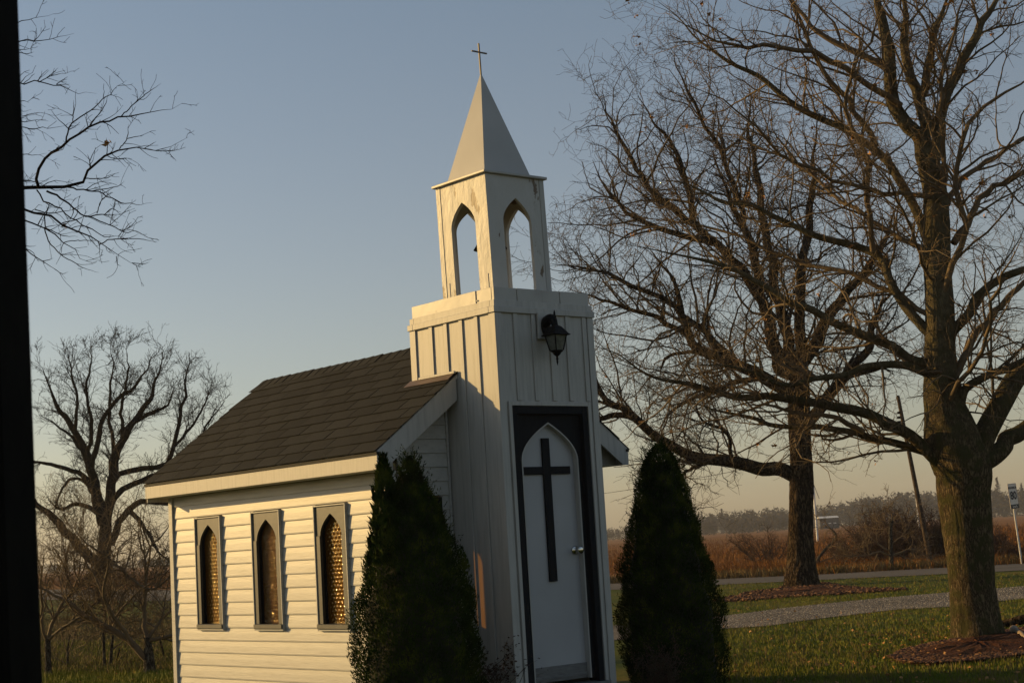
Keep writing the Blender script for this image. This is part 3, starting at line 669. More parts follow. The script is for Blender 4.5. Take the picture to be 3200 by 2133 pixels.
for i in range(len(full) - 1):
    (x0, z0), (x1, z1), (X0, Z0), (X1, Z1) = full[i], full[i + 1], fo[i], fo[i + 1]
    rv.hexa([(x0, .047, z0), (x1, .047, z1), (X1, .047, Z1), (X0, .047, Z0)], [(x0, .100, z0), (x1, .100, z1), (X1, .100, Z1), (X0, .100, Z0)])
rv.build('arch_lining', paint, door_frame)
door = MB().box(.19, .868, .098, .135, DZ, 2.085).build('door', door_w, chapel)
x = MB().box(.479, .556, .078, .0975, .802, 1.932).box(.268, .4785, .0785, .0975, 1.644, 1.706).box(.5565, .764, .0785, .0975, 1.644, 1.706)
x.build('cross', dark, door, bevel=.0015)
MB().box(.232, .826, .086, .0975, .032, .150).box(.232, .826, .078, .0855, .052, .075).build('kick_board', dirty, door, bevel=.002)
kb = MB(); kb.lathe(0, 0, [(.002, .0), (.030, .0), (.031, .006), (.022, .010), (.011, .014), (.010, .032), (.020, .042), (.026, .052), (.025, .064), (.016, .070), (.004, .071)], 20)
kn = kb.build('door_knob', chrome, door, smooth=True); kn.location = (.775, .0975, 1.035); kn.rotation_euler = (pi / 2, 0, 0); kn.scale = (1.2, 1.2, 1.15)
MB().box(.10, .95, -.045, .135, -.03, -.001).box(.10, .95, -.03, .05, -.24, -.031).build('door_sill', dirty, chapel, bevel=.003)
MB().box(.05, 1.0, -.42, -.047, -.25, -.12).build('step', dirty, chapel, bevel=.006)
# ---- belfry (leans slightly)
def TL(p):
    k_ = (p[2] - 3.10) * .016 + .010; return (p[0] - .76 * k_, p[1] + .65 * k_, p[2])
b0u, b1u, b0v, b1v = .214, .836, .236, .884; BT = 4.098
bf = MB()
arch_plate(bf, 0, b0v, b1v, BT, (b0v + b1v) / 2, .158, 3.10, 3.72, 3.918, b0u, b0u + .030, fn=TL)
arch_plate(bf, 0, b0v, b1v, BT, (b0v + b1v) / 2, .158, 3.10, 3.72, 3.918, b1u - .030, b1u, fn=TL)
arch_plate(bf, 1, b0u + .0305, b1u - .0305, BT, (b0u + b1u) / 2, .150, 3.10, 3.72, 3.918, b0v + .001, b0v + .030, fn=TL)
arch_plate(bf, 1, b0u + .0305, b1u - .0305, BT, (b0u + b1u) / 2, .150, 3.10, 3.72, 3.918, b1v - .030, b1v - .001, fn=TL)
belfry = bf.build('belfry', peel, chapel)
def bpart(n_, x, mat, bv=0, sm=False):
    x.v = [TL(p) for p in x.v]; return x.build(n_, mat, belfry, bevel=bv, smooth=sm)
bpart('corner_trim', MB().box(b0u - .004, b0u - .0005, b1v - .05, b1v + .004, 3.10, BT), peel)
bpart('corner_trim', MB().box(b0u - .0, b0u + .03, b1v + .0005, b1v + .006, 3.10, BT), peel)
bpart('corner_trim', MB().box(b1u - .045, b1u + .004, b0v - .004, b0v + .0005, 3.10, BT), paint)
for a in (.285, .79): bpart('patch_strip', MB().box(b0u - .004, b0u - .0005, a, a + .03, 3.11, 3.28), paint)
bpart('eave_slab', MB().box(b0u - .029, b1u + .029, b0v - .029, b1v + .029, BT + .001, BT + .024), metal_w, .004)
cu, cv = (b0u + b1u) / 2, (b0v + b1v) / 2; hs = .253
sp = MB().add([(cu - hs, cv - hs, BT + .0245), (cu + hs, cv - hs, BT + .0245), (cu + hs, cv + hs, BT + .0245), (cu - hs, cv + hs, BT + .0245), (cu, cv, 5.068)], [(0, 3, 2, 1), (0, 1, 4), (1, 2, 4), (2, 3, 4), (3, 0, 4)])
bpart('spire', sp, spire_m)
bpart('cross', MB().box(cu - .0065, cu + .0065, cv - .0065, cv + .0065, 5.03, 5.322).box(cu - .082, cu - .007, cv - .006, cv + .006, 5.238, 5.250).box(cu + .007, cu + .082, cv - .006, cv + .006, 5.238, 5.250), rust, .0015)
bpart('bell_beam', MB().box(cu - .27, cu + .27, cv - .02, cv + .02, 3.955, 3.985), rust)
0 and bpart('hook', MB().box(b0u + .031, b0u + .05, b0v + .03, b0v + .06, 3.44, 3.56), ironb)
def finish(root, dz):
    for ch in root.children: ch.location.z += dz
bell = empty('bell', L2W(cu - .035, cv + .032, 3.55)); tag(bell, 'dark iron bell hanging inside the white belfry', 'bell')
MB().lathe(0, 0, [(.142, .0), (.134, .012), (.108, .05), (.086, .11), (.074, .17), (.048, .205), (.012, .215), (.010, .42)], 24).build('bell_body', ironb, bell, smooth=True)
MB().lathe(0, 0, [(.003, .12), (.004, -.02), (.018, -.03), (.024, -.045), (.018, -.062), (.004, -.068)], 12).build('clapper', rust, bell, smooth=True)
# ---- wall lantern on its white block
lan = empty('wall_lantern', L2W(.50, -.001, 2.60), PSI); tag(lan, 'black coach lantern with frosted panes on the tower front above the door', 'lantern')
def lp(n_, x, mat, bv=0, sm=False):
    x.v = [(a - .50, b_, z - 2.60) for a, b_, z in x.v]; return x.build(n_, mat, lan, bevel=bv, smooth=sm)
lp('mounting_block', MB().box(.427, .568, -.020, -.0005, 2.712, 2.925), paint, .003)
lp('back_plate', MB().prism([(.50 + .047 * cos(t), 2.815 + .078 * sin(t)) for t in np.arange(24) * pi / 12], -.036, -.0205, 1), ironb, .004)
YC = -.14
arm = resample([(.50, -.02, 2.835), (.50, -.07, 2.868), (.50, -.115, 2.862), (.50, YC, 2.80)], 12)
V, F = tubes(arm[None], np.linspace(.045, .026, 12)[None], 10); x = MB().add(V, F); lp('arm', x, ironb, 0, True)
x = MB(); prof = [(.082, 2.724), (.0835, 2.731), (.072, 2.738), (.060, 2.760), (.047, 2.778), (.034, 2.796), (.020, 2.806), (.010, 2.81)]
vs = []
for r, z in prof: vs += [(.50 - r, YC - r, z), (.50 + r, YC - r, z), (.50 + r, YC + r, z), (.50 - r, YC + r, z)]
fs = [(0, 3, 2, 1)] + [(4 * j + i, 4 * j + (i + 1) % 4, 4 * j + 4 + (i + 1) % 4, 4 * j + 4 + i) for j in range(len(prof) - 1) for i in range(4)] + [tuple(4 * (len(prof) - 1) + i for i in range(4))]
x.add(vs, fs); lp('lantern_roof', x, ironb)
lp('finial', MB().lathe(.50, YC, [(.012, 2.80), (.014, 2.83), (.022, 2.845), (.013, 2.858), (.010, 2.875), (.014, 2.882), (.008, 2.89), (.009, 2.905), (.002, 2.93)], 12), ironb, 0, True)
T_, B_ = .060, .038
for i, (sx, sy) in enumerate(((-1, -1), (1, -1), (1, 1), (-1, 1))):
    q = tubes(np.array([[(.50 + sx * T_, YC + sy * T_, 2.724), (.50 + sx * (T_ + B_) / 2, YC + sy * (T_ + B_) / 2, 2.665), (.50 + sx * B_, YC + sy * B_, 2.607)]]), np.full((1, 3), .0055), 6)
    lp('lantern_post', MB().add(*q), ironb)
    sx2, sy2 = ((1, -1), (1, 1), (-1, 1), (-1, -1))[i]
    p = [(.50 + sx * T_ * .96, YC + sy * T_ * .96, 2.724), (.50 + sx2 * T_ * .96, YC + sy2 * T_ * .96, 2.724), (.50 + sx2 * B_ * .96, YC + sy2 * B_ * .96, 2.607), (.50 + sx * B_ * .96, YC + sy * B_ * .96, 2.607)]
    c_ = np.array([.50, YC, 0]); inner = [tuple(np.array(a) + (c_ - np.array([a[0], a[1], 0])) * .06) for a in p]
    lp('lantern_pane', MB().hexa(p, inner), lglass)
lp('lantern_base', MB().lathe(.50, YC, [(.052, 2.607), (.050, 2.598), (.034, 2.588), (.030, 2.577), (.018, 2.566), (.010, 2.562), (.008, 2.545), (.014, 2.54), (.007, 2.533), (.008, 2.515), (.001, 2.488)], 12), ironb, 0, True)
# put the chapel's root on the ground, parts stay where they are
chapel.location.z = 0; finish(chapel, SILL)
# ---- dark post close to the camera
pd = 2.4; xr = (92 - 1600) / F_PX * pd
post = empty('post', (xr - .075, pd, 0)); tag(post, 'out of focus black post standing close at the left edge', 'post')
edge_lo = at(129, 2133, pd); edge_hi = at(52, 0, pd)
edge_lo = at(136, 2133, pd + .08); edge_hi = at(59, 0, pd + .08)
def px_edge(z): t = (z - edge_lo[2]) / (edge_hi[2] - edge_lo[2]); return edge_lo[0] + (edge_hi[0] - edge_lo[0]) * t
x = MB(); q = []
for z in (0.0, 3.2): e = px_edge(z) - post.location.x; q.append([(e - .16, -.08, z), (e, -.08, z), (e, .08, z), (e - .16, .08, z)])
x.hexa(*q); x.build('post_shaft', simple('black_post', [(.004, .0035, .003), (.009, .008, .006)], 12, .9, .3, spec=.05), post, bevel=.006)
x = MB(); x.box(px_edge(0) - post.location.x - .19, px_edge(0) - post.location.x + .03, -.11, .11, 0, .03); x.build('post_foot', ironb, post, bevel=.004)
# ---- cedars and the little shrub
def cedar(u, v, py_top, prof, lab, seed, n_=85000, tip2=None):
    global RNG
    X, Y, _ = L2W(u, v); root = empty('cedar', (X, Y, 0)); tag(root, lab, 'cedar', 'cedars flanking the chapel door')
    H = height_at(X, Y, py_top)
    hs_, rs_ = zip(*prof)
    def rad(h, a):
        r = np.interp(h, hs_, rs_)
        return r * (1 + .06 * np.sin(3 * a + 5 * h + seed) + .06 * np.sin(5 * a - 19 * h + seed * 2) + .04 * np.sin(2 * a + 37 * h + seed) + .04 * np.sin(13 * a + 23 * h))
    # core
    mb = MB(); k_ = 20; vs = []; fs = []
    lv = np.linspace(.02, .93, 22)
    for h in lv:
        for i in range(k_):
            a = 2 * pi * i / k_; r = rad(h, a) * .78; vs.append((r * cos(a), r * sin(a), h * H))
    for j in range(21):
        for i in range(k_): fs.append((j * k_ + i, j * k_ + (i + 1) % k_, (j + 1) * k_ + (i + 1) % k_, (j + 1) * k_ + i))
    fs.append(tuple(21 * k_ + i for i in range(k_))); mb.add(vs, fs)
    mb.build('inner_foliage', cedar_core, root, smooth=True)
    h = RNG.random(n_) ** .85; h = h[np.argsort(h)]; a = RNG.uniform(0, 2 * pi, n_)
    keep = RNG.random(n_) < np.clip(np.interp(h, hs_, rs_) / max(rs_) + .12, 0, 1); h = h[keep]; a = a[keep]; n2 = len(h)
    # flattened sprays bunch together: snap azimuth/height to clump centres
    ncl = 900; ch_ = RNG.random(ncl); ca = RNG.uniform(0, 2 * pi, ncl)
    r = rad(h, a) * (.80 + .24 * RNG.random(n2) ** .7)
    cen = np.stack([r * np.cos(a), r * np.sin(a), h * H], 1)
    cr = rad(ch_, ca); ccen = np.stack([cr * np.cos(ca), cr * np.sin(ca), ch_ * H], 1)
    ci = RNG.integers(0, ncl, n2); order = np.argsort(ch_); ccen = ccen[order]
    # pull each spray towards a near clump centre
    idx = np.clip(np.searchsorted(ch_[order], h) + RNG.integers(-12, 12, n2), 0, ncl - 1)
    dd = np.linalg.norm(ccen[idx] - cen, axis=1); pull = (dd < .14)[:, None] * .45
    cen = cen * (1 - pull) + ccen[idx] * pull
    out = np.stack([np.cos(a), np.sin(a), np.zeros(n2)], 1)
    d = out * .55 + np.array([0, 0, 1.0]) + RNG.normal(size=(n2, 3)) * .38; d /= np.linalg.norm(d, axis=1, keepdims=True)
    s_ = np.cross(d, out + RNG.normal(size=(n2, 3)) * .9); s_ /= np.linalg.norm(s_, axis=1, keepdims=True)
    L = RNG.uniform(.010, .026, n2)[:, None]; W_ = L * RNG.uniform(.14, .26, n2)[:, None]
    v0 = cen - d * L * .3; V = np.stack([v0, cen + s_ * W_ + d * L * .2, cen + d * L, cen - s_ * W_ + d * L * .2], 1).reshape(-1, 3)
    F = np.arange(n2 * 4).reshape(-1, 4); o = fast_mesh('foliage', V, F, cedar_m, root); o['kind'] = 'stuff'
    # stray tips that break the outline
    m_ = 1000; h = RNG.random(m_) ** .8; a = RNG.uniform(0, 2 * pi, m_); r = rad(h, a)
    P0 = np.stack([r * np.cos(a) * .9, r * np.sin(a) * .9, h * H], 1); d = np.stack([np.cos(a) * .6, np.sin(a) * .6, np.ones(m_)], 1) + RNG.normal(size=(m_, 3)) * .25
    d /= np.linalg.norm(d, axis=1, keepdims=True); L = RNG.uniform(.05, .13, m_)[:, None]; V = []; k = 7
    ps = []
    for j in range(k):
        c_ = P0 + d * L * (j / k); sd_ = np.cross(d, RNG.normal(size=(m_, 3))); sd_ /= np.linalg.norm(sd_, axis=1, keepdims=True)
        e = c_ + (sd_ * .6 + d * .7) * .022; w_ = np.cross(d, sd_) * .004
        ps.append(np.stack([c_ - w_, c_ + w_, e + w_ * .5, e - w_ * .5], 1))
    V = np.concatenate(ps).reshape(-1, 3); o = fast_mesh('branch_tips', V, np.arange(len(V)).reshape(-1, 4), cedar_m, root); o['kind'] = 'stuff'
    MB().lathe(0, 0, [(.05, 0), (.04, .3), (.02, H * .8)], 8).build('trunk', bark_dark, root)
    return root, H
profL = [(0, .33), (.06, .42), (.15, .455), (.32, .455), (.5, .42), (.62, .35), (.74, .255), (.85, .16), (.93, .085), (.98, .045), (1, .012)]
profR = [(0, .34), (.08, .40), (.2, .425), (.36, .415), (.5, .375), (.62, .31), (.74, .25), (.85, .19), (.93, .14), (.98, .08), (1, .02)]
cl, HL = cedar(-.84, .08, 1428, profL, 'dark green cedar in front of the gable wall left of the door, two tips', 3)
crt, HR_ = cedar(WU / 2 + 1.27, .08, 1388, profR, 'dark green cedar right of the tower with a single blunt tip', 8)
# second, smaller tip of the left cedar
h2 = height_at(*L2W(-1.06, .10)[:2], 1424)
n2 = 3200; hh = RNG.random(n2); a = RNG.uniform(0, 2 * pi, n2); r = np.interp(hh, [0, .3, .7, 1], [.15, .12, .075, .01]) * (.5 + .55 * RNG.random(n2))
off = np.array(L2W(-1.06, .10)) - np.array([cl.location.x, cl.location.y, SILL + 0]); off[2] = 0
cen = np.stack([off[0] + r * np.cos(a), off[1] + r * np.sin(a), h2 * (.62 + .38 * hh)], 1)
d = np.stack([np.cos(a) * .4, np.sin(a) * .4, np.ones(n2)], 1) + RNG.normal(size=(n2, 3)) * .35; d /= np.linalg.norm(d, axis=1, keepdims=True)
s_ = np.cross(d, RNG.normal(size=(n2, 3))); s_ /= np.linalg.norm(s_, axis=1, keepdims=True); L = RNG.uniform(.022, .055, n2)[:, None]
V = np.stack([cen - d * L * .3, cen + s_ * L * .22, cen + d * L, cen - s_ * L * .22], 1).reshape(-1, 3)
o = fast_mesh('second_tip', V, np.arange(n2 * 4).reshape(-1, 4), cedar_m, cl); o['kind'] = 'stuff'
SX, SY, _ = L2W(-.22, .12); shr = empty('shrub', (SX, SY, 0)); tag(shr, 'low reddish brown shrub at the foot of the tower corner', 'shrub')
P0 = np.zeros((26, 7, 3)); a = RNG.uniform(0, 2 * pi, 26); el = RNG.uniform(.6, 1.4, 26)
for j in range(7): P0[:, j] = np.stack([np.cos(a) * np.cos(el), np.sin(a) * np.cos(el), np.sin(el)], 1) * (.085 * j) + RNG.normal(size=(26, 3)) * .01 * j
P0[:, :, 2] *= 1.0; R0 = np.linspace(.005, .0025, 7)[None].repeat(26, 0)
Q1, r1 = grow(P0, R0, 260, .2, .7, 4, .1, rmin=.0015)
fast_mesh('stems', *join_vf([tubes(P0, R0, 5), tubes(Q1, r1, 3)]), twig_d, shr)
ends = np.concatenate([Q1[:, 1:].reshape(-1, 3), P0[:, 3:].reshape(-1, 3)]); ends = ends[RNG.integers(0, len(ends), 2600)] + RNG.normal(size=(2600, 3)) * .02
V, F = leaves('x', ends, .012, shrub_m, 0); o = fast_mesh('foliage', V, F, shrub_m, shr); o['kind'] = 'stuff'
SX, SY, _ = L2W(WU + .28, -.25); shr2 = empty('shrub', (SX, SY, 0)); tag(shr2, 'small yellowing twiggy shrub between the tower and the right cedar', 'shrub')
for ch in list(shr.children): o = ch.copy(); C.objects.link(o); o.parent = shr2; o.scale = (.55, .55, .9)

# ============================================================ TREES
def crop(ox, oy, s): return lambda pts: [(ox + x / s, oy + y / s) for x, y in pts]
def limb3d(pts, d0, slope, mpp):
    """photo polyline -> world: leaves the trunk at depth d0 and drifts nearer or farther along its length"""
    out = []; L = 0; prev = None; n_ = len(pts)
    for p in pts:
        if prev is not None: L += math.hypot(p[0] - prev[0], p[1] - prev[1]) * mpp
        out.append(at(p[0], p[1], d0 + slope * L)); prev = p
    return np.array(out)
def trunk_mesh(name, P, R, k, S, mat, parent, seed, ridge=.03, flare=True):
    """bark-ridged trunk: P rows of points, R radii"""
    base = resample(P, S); r = np.interp(np.linspace(0, 1, S), np.linspace(0, 1, len(R)), R)
    V, F = tubes(base[None], r[None], k); V = V.reshape(S, k, 3)
    an = np.arange(k) * 2 * pi / k; zz = base[:, 2]
    rs = np.random.default_rng(seed); D = np.zeros((S, k))
    wa = sum(rs.uniform(.3, 1) * np.sin(zz[:, None] * rs.uniform(1.5, 7) + m * an[None] + rs.uniform(0, 6)) for m in (1, 2, 3, 2)) * .14
    for m in (k // 7, k // 5, k // 4): D += (1 - np.abs(np.sin((an[None] + wa) * m / 2 + zz[:, None] * rs.uniform(-1, 1) + rs.uniform(0, 6))) * 1.6) / 3
    D *= (.55 + .45 * np.sin(zz[:, None] * 23 + 5 * np.sin(an[None] * 9 + zz[:, None] * 7) + 4 * np.sin(an[None] * 17))); lump = sum(np.sin(m * an[None] + zz[:, None] * rs.uniform(.5, 2.2) + rs.uniform(0, 6)) for m in (2, 3, 4)) * .02
    if flare:
        h = (zz - zz[0])[:, None]; lump = lump + np.exp(-h / .22) * (.10 + .10 * np.sin(5 * an[None] + 1.3) + .08 * np.sin(3 * an[None] + seed))
    V = base[:, None] + (V - base[:, None]) * (1 + ridge * D + lump)[:, :, None]
    return fast_mesh(name, V.reshape(-1, 3), F, mat, parent, smooth=True)
def build_tree(name, lab, basexy, trunk, limbs, depth, mats, lv, seed, group=None, k=72, S=150, ridge=.035, autol=0, leafn=0, rmin=.0022, Sl=16, leaf_size=.05, cat='tree', z0=0.0):
    """trunk: [(px,py,halfwidth_px)], limbs: [(pts, hw0, hw1, slope)] in photograph pixels; depth in metres"""
    global RNG
    RNG = np.random.default_rng(seed); mpp = depth / F_PX
    root = empty(name, (basexy[0], basexy[1], 0)); tag(root, lab, cat, group)
    o0 = np.array([basexy[0], basexy[1], 0])
    if trunk:
        P = np.array([at(a, b_, depth) for a, b_, c in trunk]) - o0; P[0, 2] = min(P[0, 2], 0) - .05; R = [c * mpp for a, b_, c in trunk]
        trunk_mesh('trunk', P, R, k, S, mats[0], root, seed, ridge)
    LP = []; LR = []
    for pts, h0, h1, slope in limbs:
        P = resample(limb3d(pts, depth, slope, mpp) - o0, Sl); ln = np.linalg.norm(P[-1] - P[0])
        wob = RNG.normal(size=(Sl, 3)) * ln * .006; wob[0] = 0; P = P + wob
        R = (h0 + (h1 - h0) * np.linspace(0, 1, Sl) ** 1.1) * mpp; R = R * np.minimum(1, .28 + 2.4 * (1 - np.linspace(0, 1, Sl))); LP.append(P); LR.append(R)
        if h0 * mpp > .018:
            if Sl >= 12 and h0 > 12:
                V, F = tubes(resample(P, 48)[None], np.interp(np.linspace(0, 1, 48), np.linspace(0, 1, Sl), R)[None], 16)
            else: V, F = tubes(P[None], R[None], 8)
            fast_mesh('limb', V, F, mats[0] if h0 * mpp > .05 else mats[1], root, smooth=True)
    LP = np.array(LP); LR = np.array(LR); batches = [(LP[[i for i in range(len(limbs)) if limbs[i][1] * mpp <= .018]], LR[[i for i in range(len(limbs)) if limbs[i][1] * mpp <= .018]], 6)]
    par, pr = LP, LR
    for (cnt, ln, ang, S_, up, wig, rf, tlo, ks) in lv:
        Q, R = grow(par, pr, cnt, ln, ang, S_, up, wig, rf, rmin, tlo); batches.append((Q, R, ks)); par, pr = Q, R
    vf = [tubes(P, R, ks) for P, R, ks in batches if len(P)]
    V, F = join_vf(vf); o = fast_mesh('twigs', V, F, mats[1], root, smooth=True); o['kind'] = 'stuff'
    if leafn:
        e = batches[-1][0][:, -1]; ids = RNG.integers(0, len(e), leafn); c = np.repeat(e[ids], 3, axis=0) + RNG.normal(size=(leafn * 3, 3)) * leaf_size * .6
        V, F = leaves('x', c, leaf_size, leaf_m, 0); o = fast_mesh('dead_leaves', V, F, leaf_m, root); o['kind'] = 'stuff'
    return root
c5b = crop(2400, 700, 2.24); c3b = crop(2400, 0, 2.24); c4b = crop(1700, 700, 2.24); c2b = crop(1700, 0, 2.24)
D1 = float(T1[1]); D2 = float(T2[1])
# ---- the big maple on the right
trunk1 = [(3053, 2012, 86), (3050, 1960, 74), (3040, 1860, 68), (3033, 1760, 70), (3026, 1680, 74), (3018, 1600, 78), (3012, 1530, 86), (3012, 1470, 84), (2985, 1400, 62), (2965, 1320, 52), (2945, 1230, 48), (2938, 1100, 46), (2937, 968, 43), (2929, 840, 42), (2926, 700, 42), (2921, 600, 38), (2905, 520, 38)]
LB = [
 (c5b([(1240, 1720)]) + [(2882, 1392), (2748, 1316), (2620, 1275), (2489, 1250), (2280, 1231), (2146, 1200), (2057, 1187), (1968, 1124), (1861, 1079)], 20, 3, -.15),
 ([(2975, 1440), (2880, 1400), (2739, 1375), (2686, 1347), (2534, 1338), (2400, 1329), (2370, 1316), (2236, 1276), (2146, 1258), (2060, 1275)], 14, 2.5, .3),
 ([(2700, 1350), (2600, 1300), (2534, 1294), (2400, 1267), (2310, 1262)], 9, 3, -.3),
 ([(2950, 1176), (2802, 1142), (2712, 1146), (2623, 1173), (2445, 1195), (2300, 1150), (2150, 1130)], 14, 2.5, -.4),
 ([(2915, 1140), (2882, 1137), (2779, 1079), (2677, 1035), (2601, 1003), (2556, 968), (2467, 941), (2400, 905), (2343, 878), (2280, 829), (2213, 820), (2100, 790), (1960, 770)], 17, 2.5, -.1),
 ([(2920, 1060), (2882, 1012), (2846, 977), (2802, 923), (2779, 878), (2757, 811), (2730, 780), (2668, 767), (2534, 731), (2480, 704), (2380, 660), (2250, 620), (2130, 570), (1990, 565)], 16, 2.5, .2),
 ([(2728, 785), (2712, 700), (2712, 625), (2708, 491), (2640, 360), (2655, 250), (2730, 90), (2780, -40)], 9, 3, -.3),
 ([(2905, 770), (2869, 700), (2837, 625), (2815, 571), (2779, 513), (2739, 460), (2668, 429), (2601, 388), (2489, 335), (2400, 268), (2280, 196), (2236, 161), (2169, 103), (2124, 58), (2060, 10)], 16, 3, .05),
 ([(2739, 460), (2677, 357), (2641, 290), (2570, 223), (2534, 134), (2467, 0), (2420, -90)], 10, 4, -.2),
 ([(2900, 530), (2867, 430), (2815, 365), (2790, 310), (2779, 178), (2744, 0), (2730, -120)], 25, 14, .1),
 ([(2905, 520), (2892, 430), (2885, 360), (2860, 290), (2829, 178), (2826, 90), (2824, -60)], 22, 9, .25),
 ([(2890, 390), (2880, 300), (2891, 268), (2910, 160), (2927, 89), (2970, -20)], 15, 9, -.1),
 ([(2915, 540), (2930, 450), (2936, 379), (2971, 268), (3025, 156), (3060, 90), (3114, 0), (3150, -80)], 20, 11, .2),
 ([(2815, 330), (2779, 304), (2712, 263), (2668, 237), (2579, 179), (2490, 160), (2400, 147), (2320, 150), (2180, 95), (2090, 50)], 11, 3, -.3),
 ([(2770, 214), (2686, 170), (2601, 125), (2534, 80), (2480, 9), (2440, -60)], 12, 5, .3),
 ([(3040, 1470), (3060, 1420), (3090, 1325), (3150, 1210), (3210, 1130), (3330, 960), (3420, 700), (3450, 400)], 38, 14, .1),
 ([(3080, 1440), (3132, 1396), (3200, 1340), (3330, 1260), (3480, 1150)], 30, 12, .4),
 ([(3010, 1440), (3003, 1330), (3003, 1258), (3016, 1209), (3070, 1182), (3114, 1160), (3200, 1128), (3320, 1080)], 17, 8, -.2),
 ([(3005, 1230), (2990, 1190), (2950, 1165), (2900, 1160)], 8, 5, -.5),
 ([(2975, 1180), (3003, 1137), (3047, 1048), (3092, 990), (3199, 878), (3300, 790)], 13, 7, .3),
 ([(2965, 1060), (2989, 1021), (3025, 977), (3061, 923), (3114, 878), (3199, 838), (3330, 800)], 17, 9, -.1),
 ([(2930, 1005), (2958, 901), (2985, 812), (3025, 736), (2994, 620), (2994, 513), (3025, 402), (3061, 353), (3114, 312), (3199, 250), (3300, 160)], 12, 4, -.35),
 ([(2920, 700), (2931, 625), (2953, 513), (2942, 400), (2940, 312), (2945, 200), (2994, 58), (3016, -60)], 9, 5, -.3),
 ([(2960, 640), (3003, 567), (3070, 513), (3159, 455), (3199, 433), (3330, 380)], 10, 4, .4),
 ([(2980, 760), (3038, 670), (3083, 598), (3199, 540), (3350, 470)], 12, 5, .2),
 ([(2940, 900), (2880, 820), (2840, 690), (2790, 600), (2770, 540), (2690, 470)], 6, 2, -1.0),
 ([(2950, 1300), (3010, 1180), (3080, 1060), (3120, 900), (3190, 740)], 8, 3, -1.0),
 ([(2930, 800), (2800, 740), (2650, 640), (2500, 520), (2350, 450), (2200, 400)], 9, 2.5, .7),
 ([(2935, 1000), (2820, 930), (2640, 850), (2450, 800), (2280, 720), (2100, 690), (1930, 650)], 9, 2.5, .5),
 ([(2925, 620), (2760, 600), (2600, 560), (2450, 480), (2300, 330), (2150, 260)], 8, 2.5, -.6),
]
lv1 = [(560, 1.25, .8, 9, .10, .22, .55, .12, 5), (3600, .50, .9, 7, .05, .40, .65, .1, 3), (12000, .17, .95, 4, .03, .5, .8, .1, 3)]
maple = build_tree('maple_tree', 'big bare maple at the right edge with a thick mossy trunk in red mulch', T1, trunk1, LB, D1, (bark_maple, twig_m), lv1, 21, k=110, S=240, leafn=110, leaf_size=.028)
# ---- the taller tree behind it
trunk2 = [(2503, 1845, 62), (2503, 1800, 46), (2502, 1720, 38), (2502, 1619, 36), (2505, 1500, 37), (2502, 1400, 34), (2498, 1325, 34), (2498, 1236, 34), (2500, 1170, 30)]
L2 = [
 ([(2490, 1490), (2459, 1478), (2411, 1468), (2331, 1454), (2225, 1433), (2172, 1427), (2119, 1401), (2039, 1348), (1986, 1311), (1950, 1285), (1923, 1271), (1895, 1262), (1879, 1231), (1862, 1190), (1850, 1120), (1800, 1040)], 23, 5, -.1),
 ([(1980, 1306), (1930, 1295), (1878, 1307), (1820, 1300), (1760, 1270)], 11, 4, .3),
 ([(2235, 1432), (2190, 1452), (2150, 1470), (2110, 1505)], 8, 3, -.3),
 ([(2500, 1240), (2512, 1146), (2552, 1057), (2587, 990), (2640, 920), (2700, 850), (2760, 760), (2800, 640)], 24, 7, .2),
 ([(2498, 1200), (2498, 1057), (2496, 968), (2500, 860), (2520, 740), (2540, 560), (2550, 380)], 20, 6, -.1),
 ([(2490, 1190), (2440, 1012), (2425, 920), (2410, 820), (2380, 640), (2350, 470), (2340, 300)], 20, 6, .15),
 ([(2480, 1170), (2437, 1146), (2410, 1035), (2383, 946), (2370, 879), (2361, 812), (2334, 736), (2294, 816)][:7] + [(2280, 620), (2230, 500)], 22, 6, -.2),
 ([(2375, 930), (2330, 870), (2294, 816), (2213, 745), (2169, 700), (2146, 571), (2124, 513), (2102, 446), (2048, 384), (2000, 300)], 16, 4, .1),
 ([(2500, 1340), (2538, 1303), (2592, 1236), (2668, 1146), (2708, 1102), (2721, 1021), (2748, 968), (2800, 880)], 20, 6, -.2),
 ([(2480, 1230), (2400, 1190), (2325, 1146), (2236, 1115), (2169, 1079), (2142, 1012), (2129, 959), (2100, 880), (2040, 790)], 22, 5, -.1),
 ([(2236, 1115), (2150, 1100), (2080, 1120), (2060, 1200)], 8, 3, .5),
 ([(2300, 1130), (2200, 1040), (2110, 960), (2000, 900), (1900, 850), (1800, 830), (1720, 820)], 12, 3, -.3),
 ([(2169, 700), (2080, 640), (2010, 560), (1950, 450), (1900, 360), (1880, 280)], 12, 3, .2),
 ([(2230, 760), (2120, 730), (1990, 680), (1900, 600), (1850, 500)], 11, 3, -.2),
 ([(2150, 1050), (2050, 990), (1950, 960), (1860, 930), (1780, 900)], 9, 3, .3),
 ([(2340, 740), (2300, 600), (2250, 470), (2180, 350), (2130, 240), (2100, 170)], 10, 3, -.3),
 ([(2400, 1180), (2280, 1200), (2180, 1240), (2090, 1290), (2050, 1380)], 10, 3, .6),
 ([(2290, 1330 + 110), (2270, 1350), (2200, 1320), (2170, 1250)], 7, 3, -.6),
 ([(2560, 1250), (2640, 1180), (2750, 1150), (2860, 1100)], 10, 4, .3),
]
lv2 = [(420, 2.3, .85, 9, .12, .24, .5, .12, 5), (2500, 1.0, .95, 7, .02, .42, .6, .08, 3), (9500, .42, .95, 4, -.02, .4, .7, .05, 3)]
tree2 = build_tree('oak_tree', 'tall bare tree with deeply furrowed bark standing beyond the driveway', T2, trunk2, L2, D2, (bark_dark, twig_d), lv2, 33, k=90, S=160, ridge=.07, leafn=30, rmin=.0048, leaf_size=.05)
